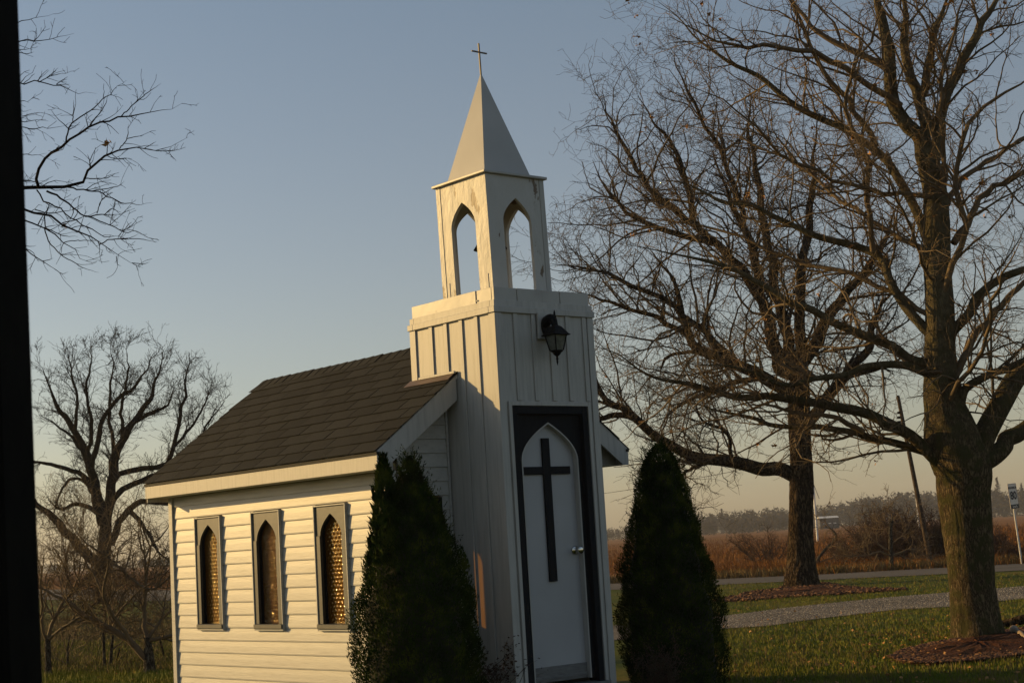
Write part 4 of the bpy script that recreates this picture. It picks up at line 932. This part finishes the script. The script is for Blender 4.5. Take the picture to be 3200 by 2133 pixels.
# ---- tree in the left background
B3 = (at(325, 1870, 62)[0], 62.0)
trunk3 = [(325, 1885, 27), (323, 1800, 22), (325, 1740, 21), (330, 1640, 19), (330, 1600, 16)]
L3 = [
 ([(330, 1640), (315, 1590), (302, 1560), (285, 1480), (270, 1420), (235, 1350), (195, 1290), (160, 1220), (130, 1150)], 17, 4, .1),
 ([(330, 1620), (340, 1560), (345, 1540), (355, 1450), (385, 1370), (430, 1300), (470, 1240), (500, 1150), (515, 1090)], 17, 3, -.2),
 ([(352, 1480), (359, 1437), (394, 1347), (442, 1305), (525, 1264), (545, 1200)], 12, 3, .3),
 ([(285, 1470), (311, 1347), (325, 1305), (366, 1250), (414, 1216), (450, 1160), (480, 1100)], 10, 3, -.1),
 ([(340, 1790), (315, 1765), (290, 1747), (228, 1685), (166, 1616), (124, 1582), (60, 1520)], 18, 7, .3),
 ([(290, 1520), (276, 1499), (235, 1471), (173, 1454), (121, 1444), (60, 1430)], 9, 3, -.4),
 ([(350, 1510), (373, 1478), (442, 1464), (525, 1444), (552, 1354), (573, 1243), (587, 1150), (590, 1100)], 10, 3, .2),
 ([(345, 1580), (380, 1533), (456, 1492), (520, 1470), (600, 1400), (650, 1330), (700, 1250)], 10, 3, -.3),
 ([(345, 1700), (387, 1609), (442, 1568), (539, 1575), (640, 1560)], 12, 6, .1),
 ([(400, 1600), (421, 1609), (463, 1665), (497, 1727), (525, 1745)], 8, 4, .4),
 ([(315, 1640), (304, 1602), (276, 1582), (235, 1575), (186, 1589), (150, 1560)], 9, 4, -.3),
 ([(300, 1560), (260, 1500), (215, 1500), (180, 1560), (170, 1600)], 6, 3, .5),
 ([(275, 1430), (285, 1330), (270, 1230), (285, 1130), (280, 1080)], 7, 2.5, .2),
 ([(235, 1350), (240, 1250), (220, 1150), (215, 1100)], 6, 2.5, -.3),
 ([(385, 1370), (380, 1270), (400, 1170), (395, 1090)], 6, 2.5, .3),
 ([(345, 1540), (350, 1400), (340, 1280), (350, 1160), (345, 1080)], 8, 2.5, .6),
 ([(330, 1600), (250, 1400), (180, 1330), (120, 1290)], 8, 3, -.7),
 ([(540, 1400), (600, 1330), (640, 1260), (660, 1200)], 5, 2, .2),
]
lv3 = [(300, 1.15, .75, 8, .12, .20, .5, .15, 4), (2000, .75, .65, 6, .10, .24, .6, .1, 3), (5600, .34, .7, 4, .06, .28, .7, .05, 3)]
build_tree('walnut_tree', 'large spreading bare tree in the field far behind the chapel on the left', B3, trunk3, L3, 62.0, (bark_far, bark_far), lv3, 41, k=24, S=30, rmin=.0075)
# ---- branches reaching in from the left (tree stands just outside the picture)
c1b = crop(0, 0, 1.65); DN = 11.0
near = [
 ([(-500, 980), (0, 965), (60, 965), (135, 970), (200, 970), (280, 965), (350, 965), (430, 920), (470, 870), (550, 800), (615, 768), (745, 765), (820, 768), (900, 750), (968, 720)], 9, 1.2, .05),
 ([(200, 970), (200, 900), (215, 850), (260, 795), (340, 740), (440, 675), (545, 625), (620, 605), (725, 592), (820, 572), (940, 540)], 5, 1.1, .2),
 ([(340, 740), (350, 680), (375, 630), (460, 575), (540, 505), (570, 480), (610, 445), (655, 415)], 2.8, 1, -.3),
 ([(375, 630), (380, 560), (380, 515)], 1.6, 1, .3), ([(440, 675), (500, 600), (540, 545), (560, 480)], 1.8, 1, .4),
 ([(620, 605), (670, 555), (745, 490), (805, 450), (830, 430)], 2, 1, .2),
 ([(350, 965), (420, 980), (500, 990), (570, 1020), (640, 1050), (700, 1053), (780, 1048)], 2.5, 1, -.2),
 ([(430, 920), (545, 918), (600, 892)], 2, 1, .4), ([(470, 985), (600, 962), (640, 935)], 1.6, 1, -.4),
 ([(470, 870), (460, 820), (450, 795)], 1.6, 1, .2), ([(550, 800), (555, 740), (548, 710)], 1.6, 1, -.2), ([(615, 768), (655, 715), (662, 640)], 1.8, 1, .2), ([(655, 715), (700, 705), (738, 700)], 1.4, .9, .2), ([(745, 765), (780, 745), (805, 730)], 1.3, .9, 0), ([(555, 805), (600, 820), (670, 815)], 1.6, 1, .3), ([(745, 765), (820, 778), (905, 778)], 1.4, .9, .1),
 ([(-500, 1000), (0, 1050), (60, 1060), (145, 1080), (240, 1110), (320, 1150), (410, 1200), (510, 1260), (600, 1320), (680, 1355), (730, 1390)], 7, 1.1, -.15),
 ([(510, 1260), (570, 1235), (660, 1230), (715, 1205)], 1.8, 1, .2), ([(570, 1235), (690, 1230), (815, 1248)], 1.6, 1, -.2), ([(680, 1355), (740, 1360), (772, 1350)], 1.4, .9, .2), ([(600, 1320), (605, 1360), (625, 1372)], 1.2, .9, 0),
 ([(240, 985), (310, 1020), (380, 1070), (440, 1112), (540, 1105), (620, 1105), (650, 1122)], 3.4, 1, .25),
 ([(440, 1112), (540, 1150), (600, 1180), (650, 1200), (700, 1190), (755, 1222)], 2, 1, .1), ([(320, 1150), (400, 1130), (440, 1112)], 1.8, 1.3, 0), ([(500, 1100), (520, 1040), (565, 995)], 1.6, 1, .3), ([(540, 1105), (580, 1075), (625, 1110)], 1.4, .9, .3),
 ([(-400, 980), (0, 1060), (60, 1090), (150, 1135), (220, 1180), (300, 1230), (340, 1260), (400, 1295), (440, 1350), (530, 1345)], 5, 1, .1),
 ([(230, 1180), (250, 1240), (300, 1300), (370, 1345), (440, 1385), (515, 1405)], 2, 1, -.3), ([(-200, 1100), (60, 1220), (155, 1300), (220, 1345), (280, 1385), (345, 1440)], 3, 1, .3), ([(220, 1345), (250, 1340), (275, 1330)], 1.3, .9, 0), ([(280, 1385), (320, 1410), (350, 1402)], 1.3, .9, .2),
 ([(230, 1110), (235, 1170), (270, 1190), (330, 1215), (400, 1220)], 2, 1, .4), ([(180, 1080), (260, 1100), (320, 1090), (390, 1080)], 1.8, 1, .4), ([(330, 1250), (380, 1240), (520, 1240)], 1.6, 1, -.3), ([(190, 980), (240, 1040), (320, 1085), (400, 1140), (450, 1170), (540, 1220), (600, 1215), (665, 1240)], 2.6, 1, -.3),
 ([(-300, 440), (60, 430), (105, 425), (200, 425), (280, 438), (330, 455), (400, 480), (500, 480)], 3, 1, .2), ([(200, 425), (250, 395), (300, 350)], 1.6, 1, .3), ([(250, 395), (322, 378)], 1.3, 1, 0), ([(290, 435), (350, 395)], 1.4, 1, -.2), ([(290, 437), (360, 435)], 1.2, .9, .3),
 ([(-300, 240), (60, 220), (95, 207), (180, 210), (265, 203), (330, 185), (380, 170)], 3, 1, -.1), ([(-300, 130), (40, 120), (85, 112), (190, 90), (280, 75)], 2.4, 1, .1), ([(60, 290), (95, 260), (140, 255), (160, 250)], 1.5, .9, .2), ([(95, 270), (140, 278), (175, 268)], 1.4, .9, -.2),
 ([(-200, 660), (60, 655), (120, 657), (220, 660), (350, 648)], 2.2, 1, .2), ([(-100, 810), (60, 800), (130, 798), (200, 800), (240, 785)], 2, 1, -.2), ([(-100, 560), (60, 560), (120, 575), (165, 565)], 1.8, 1, .2), ([(-100, 620), (60, 620), (120, 625), (190, 620), (250, 625)], 1.8, 1, 0), ([(60, 540), (115, 520), (150, 530)], 1.4, .9, 0), ([(115, 600), (170, 585), (220, 580)], 1.3, .9, .1), ([(-50, 930), (60, 935), (150, 930), (195, 945)], 2.4, 1.2, .2), ([(60, 1260), (160, 1270), (187, 1265)], 1.3, .9, .2),
]
near = [(c1b(p), a / 1.0, b_ / 1.0, s) for p, a, b_, s in near]
lvn = [(230, .20, .9, 5, .02, .18, .75, .12, 4), (300, .07, .8, 4, .02, .2, .8, .2, 3)]
trunkn = [(-420, 2600, 60), (-400, 1800, 50), (-370, 1000, 44), (-350, 300, 36), (-330, -300, 24)]
build_tree('ash_tree', 'branch tips of a bare tree reaching in over the black post at upper left', (at(-420, 2133, DN)[0], DN), trunkn, near, DN, (bark_dark, bark_far), lvn, 57, k=24, S=40, rmin=.0019, Sl=18, leafn=3, leaf_size=.02)
# ---- orchard trees, lower left
def orchard(lab, trunk, limbs, bx, by, seed, lv, mats=(bark_orch, twig_m), name='apple_tree', group='small old fruit trees behind the chapel', rmin=.0024, k=26, cat='tree'):
    g = on_ground(bx, by); return build_tree(name, lab, g[:2], trunk, limbs, float(g[1]), mats, lv, seed, group=group, k=k, S=40, ridge=.04, rmin=rmin, cat=cat)
lvo = [(110, .95, .8, 8, .14, .24, .6, .15, 4), (560, .45, .8, 6, .12, .24, .7, .1, 3), (1400, .16, .8, 4, .06, .3, .8, .1, 3)]
orchard('gnarled fruit tree with crossing low limbs close to the chapel rear corner', [(467, 2114, 24), (466, 2070, 17), (463, 2020, 14), (458, 1990, 10)],
  [([(460, 2060), (448, 2047), (420, 2022), (390, 1995), (328, 1952), (263, 1918), (208, 1878), (134, 1841), (90, 1820)], 11, 4, -.1),
   ([(430, 2030), (399, 1992), (368, 1943), (340, 1900), (323, 1863), (326, 1822), (337, 1767), (330, 1700)], 7, 2.5, -.5),
   ([(462, 2010), (453, 1943), (454, 1841), (453, 1752), (436, 1681), (400, 1620)], 7.5, 2, .2),
   ([(455, 1835), (417, 1813), (386, 1782), (356, 1755), (272, 1696), (220, 1640)], 5, 2, .3),
   ([(462, 2000), (476, 1998), (544, 1983), (600, 1970)], 6.5, 5, -.3), ([(462, 1995), (470, 1983), (513, 1927), (537, 1896), (570, 1850)], 5.5, 3, .4),
   ([(453, 1745), (475, 1700), (510, 1670), (540, 1610)], 3, 1.5, .3), ([(455, 1840), (490, 1835), (530, 1800), (560, 1740)], 3.5, 1.5, -.4), ([(323, 1863), (290, 1790), (250, 1720), (230, 1650)], 3, 1.5, .3),
   ([(453, 1800), (470, 1720), (445, 1640), (460, 1570)], 3, 1.5, -.5)], 467, 2112, 61, lvo)
orchard('leaning fruit tree beside the black post, pale lit bark on its left edge', [(151, 2122, 11), (150, 2070, 9.5), (149, 1995, 9)],
  [([(150, 2000), (168, 1933), (202, 1878), (251, 1829), (322, 1755), (370, 1690)], 6, 2, .2), ([(147, 2000), (134, 1976), (132, 1884), (128, 1800), (140, 1720)], 5, 2, -.2),
   ([(150, 2000), (170, 1980), (202, 1958), (248, 1927), (316, 1866), (350, 1840)], 5, 2, -.4), ([(168, 1933), (150, 1900), (132, 1868), (110, 1840)], 3.5, 2, .2),
   ([(202, 1878), (210, 1800), (200, 1720), (190, 1640)], 3, 1.5, .3), ([(251, 1829), (230, 1760), (240, 1690), (260, 1620)], 2.5, 1.4, -.3)], 151, 2118, 62,
  [(90, .9, .7, 8, .16, .22, .6, .15, 4), (400, .45, .8, 6, .12, .24, .7, .1, 3), (1000, .16, .8, 4, .06, .3, .8, .1, 3)])
lvs = [(45, .8, .8, 7, .12, .26, .6, .3, 4), (330, .4, .8, 5, .08, .28, .7, .1, 3), (800, .16, .8, 4, .06, .3, .8, .1, 3)]
orchard('thin upright fruit tree between the two gnarled ones, left stem of the pair', [(327, 2096, 6), (325, 2040, 5), (323, 1973, 4)], [([(323, 1973), (330, 1930), (320, 1880), (300, 1830)], 3, 1.5, .3), ([(323, 1980), (290, 1940), (250, 1930), (220, 1900)], 2.5, 1.2, .1), ([(324, 1990), (360, 1930), (410, 1900), (450, 1880)], 2.5, 1.2, -.3)], 327, 2094, 63, lvs, k=12)
orchard('thin forked fruit tree between the two gnarled ones, right stem of the pair', [(343, 2092, 5.5), (347, 2040, 5), (353, 1983, 4)], [([(353, 1983), (370, 1930), (400, 1880), (440, 1840)], 3, 1.4, .2), ([(347, 2030), (380, 2005), (420, 1975), (460, 1960)], 2.5, 1.2, .3), ([(353, 1985), (345, 1930), (350, 1870)], 2.5, 1.2, -.3)], 343, 2091, 64, lvs, k=12)
orchard('slender pale sapling standing in the dry grass near the black post', [(213, 2092, 3.6), (211, 2040, 3), (218, 1980, 2.4)], [([(210, 2050), (225, 2010), (240, 1960), (260, 1920)], 2, 1, .2), ([(211, 2040), (195, 1990), (190, 1950)], 2, 1, -.2), ([(213, 2075), (185, 2060), (160, 2045)], 1.6, 1, .2)], 213, 2091, 65, [(22, .5, .8, 6, .1, .25, .6, .3, 4), (150, .25, .8, 5, .08, .28, .7, .1, 3), (320, .12, .8, 4, .06, .3, .8, .1, 3)], k=10)
def stake(lab, a, b_, hw, name='stake'):
    g = on_ground(*a); d = float(g[1]); P = np.array([g - [0, 0, .05], at(b_[0], b_[1], d)]); root = empty(name, (g[0], g[1], 0)); tag(root, lab, 'stake')
    P = resample(P - [g[0], g[1], 0], 6); R = np.full(6, hw * d / F_PX); R[-1] *= .8; V, F = tubes(P[None], R[None], 8); fast_mesh('stake_pole', V, F, bark_far, root, smooth=True)
    k_ = MB().lathe(P[-1, 0], P[-1, 1], [(R[0] * .8, P[-1, 2]), (R[0] * .5, P[-1, 2] + .02)], 8).build('stake_top', bark_orch, root)
stake('thin leaning stake in the grass between the fruit tree and the chapel corner', (519, 2064), (497, 1985), 3.4)
stake('short snapped stake leaning right between the thin fruit trees', (359, 2072), (374, 2027), 2.6)
# ---- thicket beyond the road
def bush(lab, x0, x1, ybase, ytop, n_, seed, mats, name='bush', cat='bush', group='brush thicket beyond the road'):
    global RNG
    RNG = np.random.default_rng(seed); d = (EYE) / max(1e-4, -(ray((x0 + x1) / 2, ybase)[2] / ray((x0 + x1) / 2, ybase)[1])); g = at((x0 + x1) / 2, ybase, d); root = empty(name, (g[0], g[1], 0)); tag(root, lab, cat, group)
    W_ = (x1 - x0) * d / F_PX; H = height_at(g[0], g[1], ytop); a = RNG.uniform(0, 2 * pi, n_); el = RNG.uniform(.5, 1.5, n_)
    P = np.zeros((n_, 9, 3)); P[:, 0, 0] = RNG.uniform(-W_ * .3, W_ * .3, n_); P[:, 0, 1] = RNG.uniform(-W_ * .2, W_ * .2, n_); P[:, 0, 2] = -.03
    dr = np.stack([np.cos(a) * np.cos(el), np.sin(a) * np.cos(el) * .6, np.sin(el)], 1); L = H * RNG.uniform(.45, 1.0, n_)
    for j in range(1, 9): dr = dr + RNG.normal(size=(n_, 3)) * .14; dr[:, 2] += .03; dr /= np.linalg.norm(dr, axis=1, keepdims=True); P[:, j] = P[:, j - 1] + dr * (L / 8)[:, None]
    R = np.linspace(.03, .009, 9)[None].repeat(n_, 0) * H / 2.2
    Q1, r1 = grow(P, R, n_ * 12, H * .33, .8, 6, .08, .28, .6, .006, .12); Q2, r2 = grow(Q1, r1, n_ * 50, H * .16, .9, 4, .03, .34, .7, .005, .05)
    fast_mesh('stems', *tubes(P, R, 5), mats[0], root, smooth=True); o = fast_mesh('twigs', *join_vf([tubes(Q1, r1, 4), tubes(Q2, r2, 3)]), mats[1], root); o['kind'] = 'stuff'
    return root
brush = simple('brush_twig', [(.03, .018, .012), (.065, .035, .02), (.09, .06, .035)], .8, .9, 0)
RB = [(2640, 2760, 1752, 1600, 26), (2700, 2850, 1750, 1565, 46), (2780, 2900, 1750, 1560, 46), (2880, 2990, 1748, 1580, 40), (2940, 3010, 1745, 1570, 26), (3085, 3150, 1740, 1625, 22), (3100, 3260, 1752, 1660, 18), (2330, 2450, 1758, 1620, 16), (2585, 2680, 1758, 1655, 14)]
RL = ['brush clump at the left end of the thicket beyond the road', 'tall reddish brush clump behind the small pale tree', 'brush clump between the small pale tree and the utility pole', 'dark brush clump behind the leaning utility pole', 'brush clump just left of the big maple trunk', 'brush clump just right of the big maple trunk', 'low weedy brush at the foot of the speed sign', 'thin wiry brush left of the furrowed tree trunk', 'low thin brush right of the furrowed tree trunk']
for i, (a, b_, yb, yt, n_) in enumerate(RB): bush(RL[i], a, b_, yb, yt, n_, 70 + i, (brush, brush))
orchard('small pale half dead tree in front of the thicket across the road', [(2785, 1783, 8), (2784, 1720, 7), (2783, 1660, 6.5), (2787, 1625, 5)],
  [([(2787, 1640), (2788, 1610), (2775, 1590), (2760, 1585)], 3, 1.2, .2), ([(2784, 1725), (2760, 1710), (2735, 1690), (2708, 1672)], 3, 1.3, -.2), ([(2785, 1735), (2810, 1728), (2840, 1715), (2860, 1718), (2872, 1712)], 4.5, 2, .2), ([(2783, 1735), (2745, 1722), (2720, 1730), (2660, 1738), (2610, 1733)], 3, 1.2, -.3), ([(2787, 1650), (2778, 1640), (2745, 1635)], 2, 1, .3), ([(2785, 1700), (2830, 1660), (2850, 1610)], 2, 1, .3)], 2785, 1779, 81,
  [(50, .9, .8, 7, .10, .26, .6, .2, 4), (360, .45, .8, 5, .05, .3, .7, .1, 3), (700, .2, .8, 3, .02, .3, .8, .1, 3)], group=None, rmin=.005, k=14, name='dead_tree')
orchard('crooked dark branch rising from the weeds right of the furrowed trunk', [(2553, 1770, 7), (2556, 1745, 6)],
  [([(2556, 1748), (2570, 1725), (2595, 1700), (2614, 1675), (2600, 1655), (2582, 1645), (2577, 1632)], 5, 2.2, .1), ([(2600, 1655), (2585, 1640), (2575, 1625), (2555, 1620)], 1.6, 1, .2), ([(2560, 1755), (2590, 1745), (2615, 1735)], 2.4, 1.2, .2)], 2553, 1766, 82,
  [(26, .7, .8, 6, .04, .26, .6, .3, 4), (140, .35, .8, 5, .05, .3, .7, .1, 3)], group=None, rmin=.005, k=10, name='dead_tree')
# cut log lying behind the maple
g0 = on_ground(3135, 1962); g1 = on_ground(3300, 1955); lg = empty('log', (g0[0], g0[1], 0)); tag(lg, 'dark log with a pale cut root lying on the mulch right of the maple trunk', 'log')
P = resample(np.array([g0 + [0, 0, .05], (g0 + g1) / 2 + [0, 0, .10], g1 + [0, 0, .07]]) - [g0[0], g0[1], 0], 14)
trunk_mesh('log_bark', P, [.045, .06, .07], 24, 24, bark_dark, lg, 5, .06, flare=False)
q0 = on_ground(3170, 1985); q0 = q0 + [0, 0, .07]; q1 = on_ground(3215, 2012) + [0, 0, .03]
P = resample(np.array([q0, (q0 + q1) / 2 + [0, 0, .02], q1]) - [g0[0], g0[1], 0], 10); V, F = tubes(P[None], np.array([[.05, .036, .03, .028, .028, .027, .026, .026, .025, .02]]), 12); fast_mesh('pale_root', V, F, simple('pale_wood', [(.22, .16, .10), (.34, .26, .18)], 14, .8, .4), lg, smooth=True)

# ============================================================ FAR THINGS
RNG = np.random.default_rng(99)
# utility pole leaning left
gp = on_ground(2911, 1766); dp = float(gp[1]); pole = empty('utility_pole', (gp[0], gp[1], 0)); tag(pole, 'weathered wooden utility pole leaning left beyond the road', 'utility pole')
o0 = np.array([gp[0], gp[1], 0]); top = at(2806, 1238, dp)
P = resample(np.array([gp + [0, 0, -.1], (gp + top) / 2, top]) - o0, 12); R = np.linspace(8.6, 5.6, 12) * dp / F_PX
V, F = tubes(P[None], R[None], 14); fast_mesh('pole_shaft', V, F, bark('pole_wood', (.05, .035, .025), (.09, .065, .045), (.13, .10, .07), 20, None, .01), pole, smooth=True)
MB().lathe(P[-1, 0], P[-1, 1], [(R[-1], P[-1, 2]), (R[-1] * .6, P[-1, 2] + .03)], 12).build('pole_top', ironb, pole)
for py in (1293, 1308, 1322, 1345):
    c = at(2813, py, dp) - o0; MB().box(c[0] - .10, c[0] + .0, c[1] - .12, c[1] - .04, c[2], c[2] + .07).build('insulator', ironb, pole, bevel=.01)
# wire
w0 = at(1700, 1562, 95); w1 = at(2822, 1358, dp); w2 = at(3500, 1300, dp - 8)
for a, b_, lab in ((w0, w1, 'thin overhead wire running left from the utility pole'), (w1, w2, 'thin overhead wire running right from the utility pole')):
    t = np.linspace(0, 1, 24)[:, None]; P = a + (b_ - a) * t; P[:, 2] -= 4 * .25 * (t * (1 - t))[:, 0]; V, F = tubes((P - a)[None], np.full((1, 24), .011), 5)
    o = fast_mesh('overhead_wire', V, F, ironb); o.location = a; tag(o, lab, 'wire')
# speed sign
gs = on_ground(3195, 1762); ds = float(gs[1]); sg = empty('speed_sign', (gs[0], gs[1], 0)); tag(sg, 'white speed limit sign reading MAXIMUM 80 km/h on a thin pale pole', 'sign')
o0 = np.array([gs[0], gs[1], 0]); ptop = at(3158, 1512, ds)
P = resample(np.array([gs + [0, 0, -.05], ptop]) - o0, 6) + [0, .03, 0]; V, F = tubes(P[None], np.full((1, 6), .026), 10); fast_mesh('sign_pole', V, F, simple('galvanised_pole', [(.5, .48, .44), (.62, .6, .56)], 8, .5, .1), sg, smooth=True)
TLc = at(3142, 1511, ds); TRc = at(3178.5, 1509, ds); BLc = at(3155.5, 1590, ds); BRc = at(3189, 1586.5, ds)
wv = (TRc - TLc + BRc - BLc) / 2; hv = (TLc - BLc + TRc - BRc) / 2; ctr = (TLc + TRc + BLc + BRc) / 4
wdt = np.linalg.norm(wv); hgt = np.linalg.norm(hv); tilt = atan2(-hv[0], hv[2])
yaw = radians(38); scale_w = 1 / cos(yaw)
SGM = Matrix.Translation(Vector(ctr - o0)) @ Matrix.Rotation(-tilt, 4, 'Y') @ Matrix.Rotation(yaw, 4, 'Z')
def sgn(o): o.matrix_local = SGM; return o
hw_, hh_ = wdt * scale_w / 2, hgt / 2
white_s = simple('sign_white', [(.72, .62, .50), (.78, .68, .56)], 5, .45, 0); black_s = simple('sign_black', [(.012, .012, .014), (.016, .016, .018)], 5, .45, 0)
sgn(MB().box(-hw_, hw_, -.006, .006, -hh_, hh_).build('sign_panel', white_s, sg, bevel=.003))
x = MB(); t_ = .008; e = .008
x.box(-hw_ + e, -hw_ + e + t_, -.0085, -.0065, -hh_ + e, hh_ - e); x.box(hw_ - e - t_, hw_ - e, -.0085, -.0065, -hh_ + e, hh_ - e); x.box(-hw_ + e + t_, hw_ - e - t_, -.0085, -.0065, hh_ - e - t_, hh_ - e)
sgn(x.build('sign_border', black_s, sg)); sgn(MB().box(-hw_ + .003, hw_ - .003, -.009, -.0065, -hh_ + .003, -hh_ + hgt * .17).build('sign_tab', black_s, sg))
def text(body, h, cx, cz, mat, bold=.0, sx=1.0, name='lettering'):
    cu_ = bpy.data.curves.new(name, 'FONT'); cu_.body = body; cu_.size = 1; cu_.align_x = 'CENTER'; cu_.align_y = 'CENTER'; cu_.extrude = .004; cu_.offset = bold
    tmp = bpy.data.objects.new('tmp', cu_); C.objects.link(tmp); bpy.context.view_layer.update()
    me = bpy.data.meshes.new_from_object(tmp.evaluated_get(bpy.context.evaluated_depsgraph_get())); bpy.data.objects.remove(tmp)
    co = np.array([v.co for v in me.vertices]); mn, mx = co.min(0), co.max(0); s_ = h / (mx[1] - mn[1]); c_ = (mn + mx) / 2
    for v in me.vertices: v.co = Vector(((v.co.x - c_[0]) * s_ * sx, -.012 - v.co.z * .1, (v.co.y - c_[1]) * s_))
    for m in me.vertices: m.co.x += cx; m.co.z += cz
    me.materials.clear(); me.materials.append(mat); me.name = name; o = bpy.data.objects.new(name, me); C.objects.link(o); o.parent = sg; return sgn(o), (mx[0] - mn[0]) * s_ * sx
text('MAXIMUM', hgt * .095, 0, hh_ - hgt * .165, black_s, .02, .92); text('80', hgt * .33, 0, hgt * .03, black_s, .035, .98); text('km/h', hgt * .10, 0, -hh_ + hgt * .09, white_s, .01, 1.1)
# white masts out in the field
def mast(lab, b0, t0, hw, d, arm=None):
    g = at(b0[0], b0[1], d); t = at(t0[0], t0[1], d); root = empty('mast', (g[0], g[1], 0)); o0 = np.array([g[0], g[1], 0]); tag(root, lab, 'mast', None)
    P = resample(np.array([[g[0], g[1], -.03], t]) - o0, 8); V, F = tubes(P[None], np.linspace(hw, hw * .8, 8)[None] * d / F_PX, 12)
    fast_mesh('mast_tube', V, F, white_mast, root, smooth=True)
    if arm:
        a0, a1 = at(arm[0][0], arm[0][1], d - .3) - o0, at(arm[1][0], arm[1][1], d - .3) - o0; V, F = tubes(resample([a0, a1], 6)[None], np.full((1, 6), .9 * d / F_PX), 8); fast_mesh('mast_arm', V, F, ironb, root)
        MB().lathe(P[-1, 0], P[-1, 1], [(hw * d / F_PX, P[-1, 2]), (hw * .7 * d / F_PX, P[-1, 2] + .12)], 10).build('mast_head', rust, root)
white_mast = simple('mast_white', [(.7, .69, .66), (.8, .79, .76)], 3, .5, 0)
mast('tall white mast with a grey arm in the field beside the furrowed trunk', (2552, 1650), (2542, 1521), 3.4, 140.0, ((2538, 1500), (2560, 1557)))
mast('short white mast in the field behind the leaning utility pole', (2870, 1618), (2863, 1556), 2.4, 140.0)
# farm shed
fs_ = empty('farm_shed', tuple(np.array([at(2587, 1620, 480)[0], 480, 0]))); tag(fs_, 'long low white farm shed on the horizon right of the furrowed trunk', 'shed')
MB().box(-2.8, 2.8, -2, 2, 0, 3.2).build('shed_wall', simple('shed_grey', [(.05, .05, .055), (.07, .07, .075)], 1, .8, 0), fs_)
MB().prism([(-2.3, 3.2), (2.3, 3.2), (0, 3.75)], -2.9, 2.9, 0).build('shed_roof', white_mast, fs_)
for i in range(3): MB().box(-1.8 + i * 1.5, -1.0 + i * 1.5, -2.05, -2.001, 1.5, 1.75).build('shed_door', white_mast, fs_)
# far wood along the horizon, several depths
def wood(name, x0, x1, d, prof, n_, lab, mat, spread=60, con=()):
    Vs = []; Fs = []; off = 0
    px = RNG.uniform(x0, x1, n_); hh = np.interp(px, [p[0] for p in prof], [p[1] for p in prof]) * RNG.uniform(.72, 1.05, n_)
    for i in range(n_):
        dd = d + RNG.uniform(-spread, spread); b_ = at(px[i], 1600, dd); H = hh[i] * dd / F_PX + 1.4; k_ = 170
        r = H * RNG.uniform(.22, .34); u = RNG.normal(size=(k_, 3)); u /= np.linalg.norm(u, axis=1, keepdims=True); rr = RNG.random(k_) ** .4
        c = np.stack([b_[0] + u[:, 0] * rr * r, dd + u[:, 1] * rr * r, H * .5 + u[:, 2] * rr * H * .5], 1)
        s_ = H * .045; t = RNG.normal(size=(k_, 3, 3)) * s_; Vs.append((c[:, None] + t).reshape(-1, 3))
    for (cx, ch) in con:
        dd = d - spread; b_ = at(cx, 1600, dd); H = ch * dd / F_PX + 1.4; k_ = 400; h = RNG.random(k_); a = RNG.uniform(0, 2 * pi, k_); r = (1 - h) * H * .2 * RNG.random(k_) ** .5
        c = np.stack([b_[0] + r * np.cos(a), dd + r * np.sin(a), h * H], 1); t = RNG.normal(size=(k_, 3, 3)) * H * .022; Vs.append((c[:, None] + t).reshape(-1, 3))
    V = np.concatenate(Vs); o = fast_mesh(name, V, np.arange(len(V)).reshape(-1, 3), mat); tag(o, lab, 'woods', kind='stuff')
wood_m = simple('far_wood', [(.035, .03, .024), (.06, .048, .036)], .05, .95, 0, spec=.1)
wood_l = simple('far_wood_pale', [(.06, .05, .038), (.09, .075, .055)], .05, .95, 0, spec=.1)
wood('distant_wood', 1850, 3300, 760, [(1850, 22), (1960, 36), (2100, 44), (2300, 62), (2480, 60), (2600, 62), (2700, 78), (2850, 84), (3000, 82), (3100, 78), (3300, 70)], 330, 'hazy bare wood along the horizon on the right', wood_m, 110, ((2192, 62), (2255, 66), (3125, 112), (3060, 80), (3200, 90), (2075, 50)))
wood('distant_wood', 1850, 2700, 560, [(1850, 16), (1940, 22), (2000, 20), (2200, 34), (2400, 40), (2700, 34)], 120, 'paler scrub in front of the far wood on the right', wood_l, 40)
wood('distant_wood', -40, 760, 900, [(-40, 26), (160, 22), (330, 18), (400, 26), (560, 20), (760, 20)], 140, 'faint line of trees on the horizon at the left', wood_m, 80, ())
RNG = np.random.default_rng(7)
# ---- haze: one closed box round everything
hz = MB().box(-1450, 1450, -1450, 1450, -1.2, 34).build('haze', simple('haze_tmp', [(.5, .5, .5), (.5, .5, .5)], 1, 1, 0))
m = bpy.data.materials.new('haze_air'); m.use_nodes = True; n = m.node_tree; n.nodes.clear(); out = n.nodes.new('ShaderNodeOutputMaterial'); pv = n.nodes.new('ShaderNodeVolumePrincipled')
pv.inputs['Color'].default_value = (.80, .83, .90, 1); pv.inputs['Density'].default_value = .0003; pv.inputs['Anisotropy'].default_value = 0.15
n.links.new(pv.outputs[0], out.inputs['Volume']); hz.data.materials.clear(); hz.data.materials.append(m); tag(hz, 'thin evening haze over the fields', 'haze', kind='stuff')
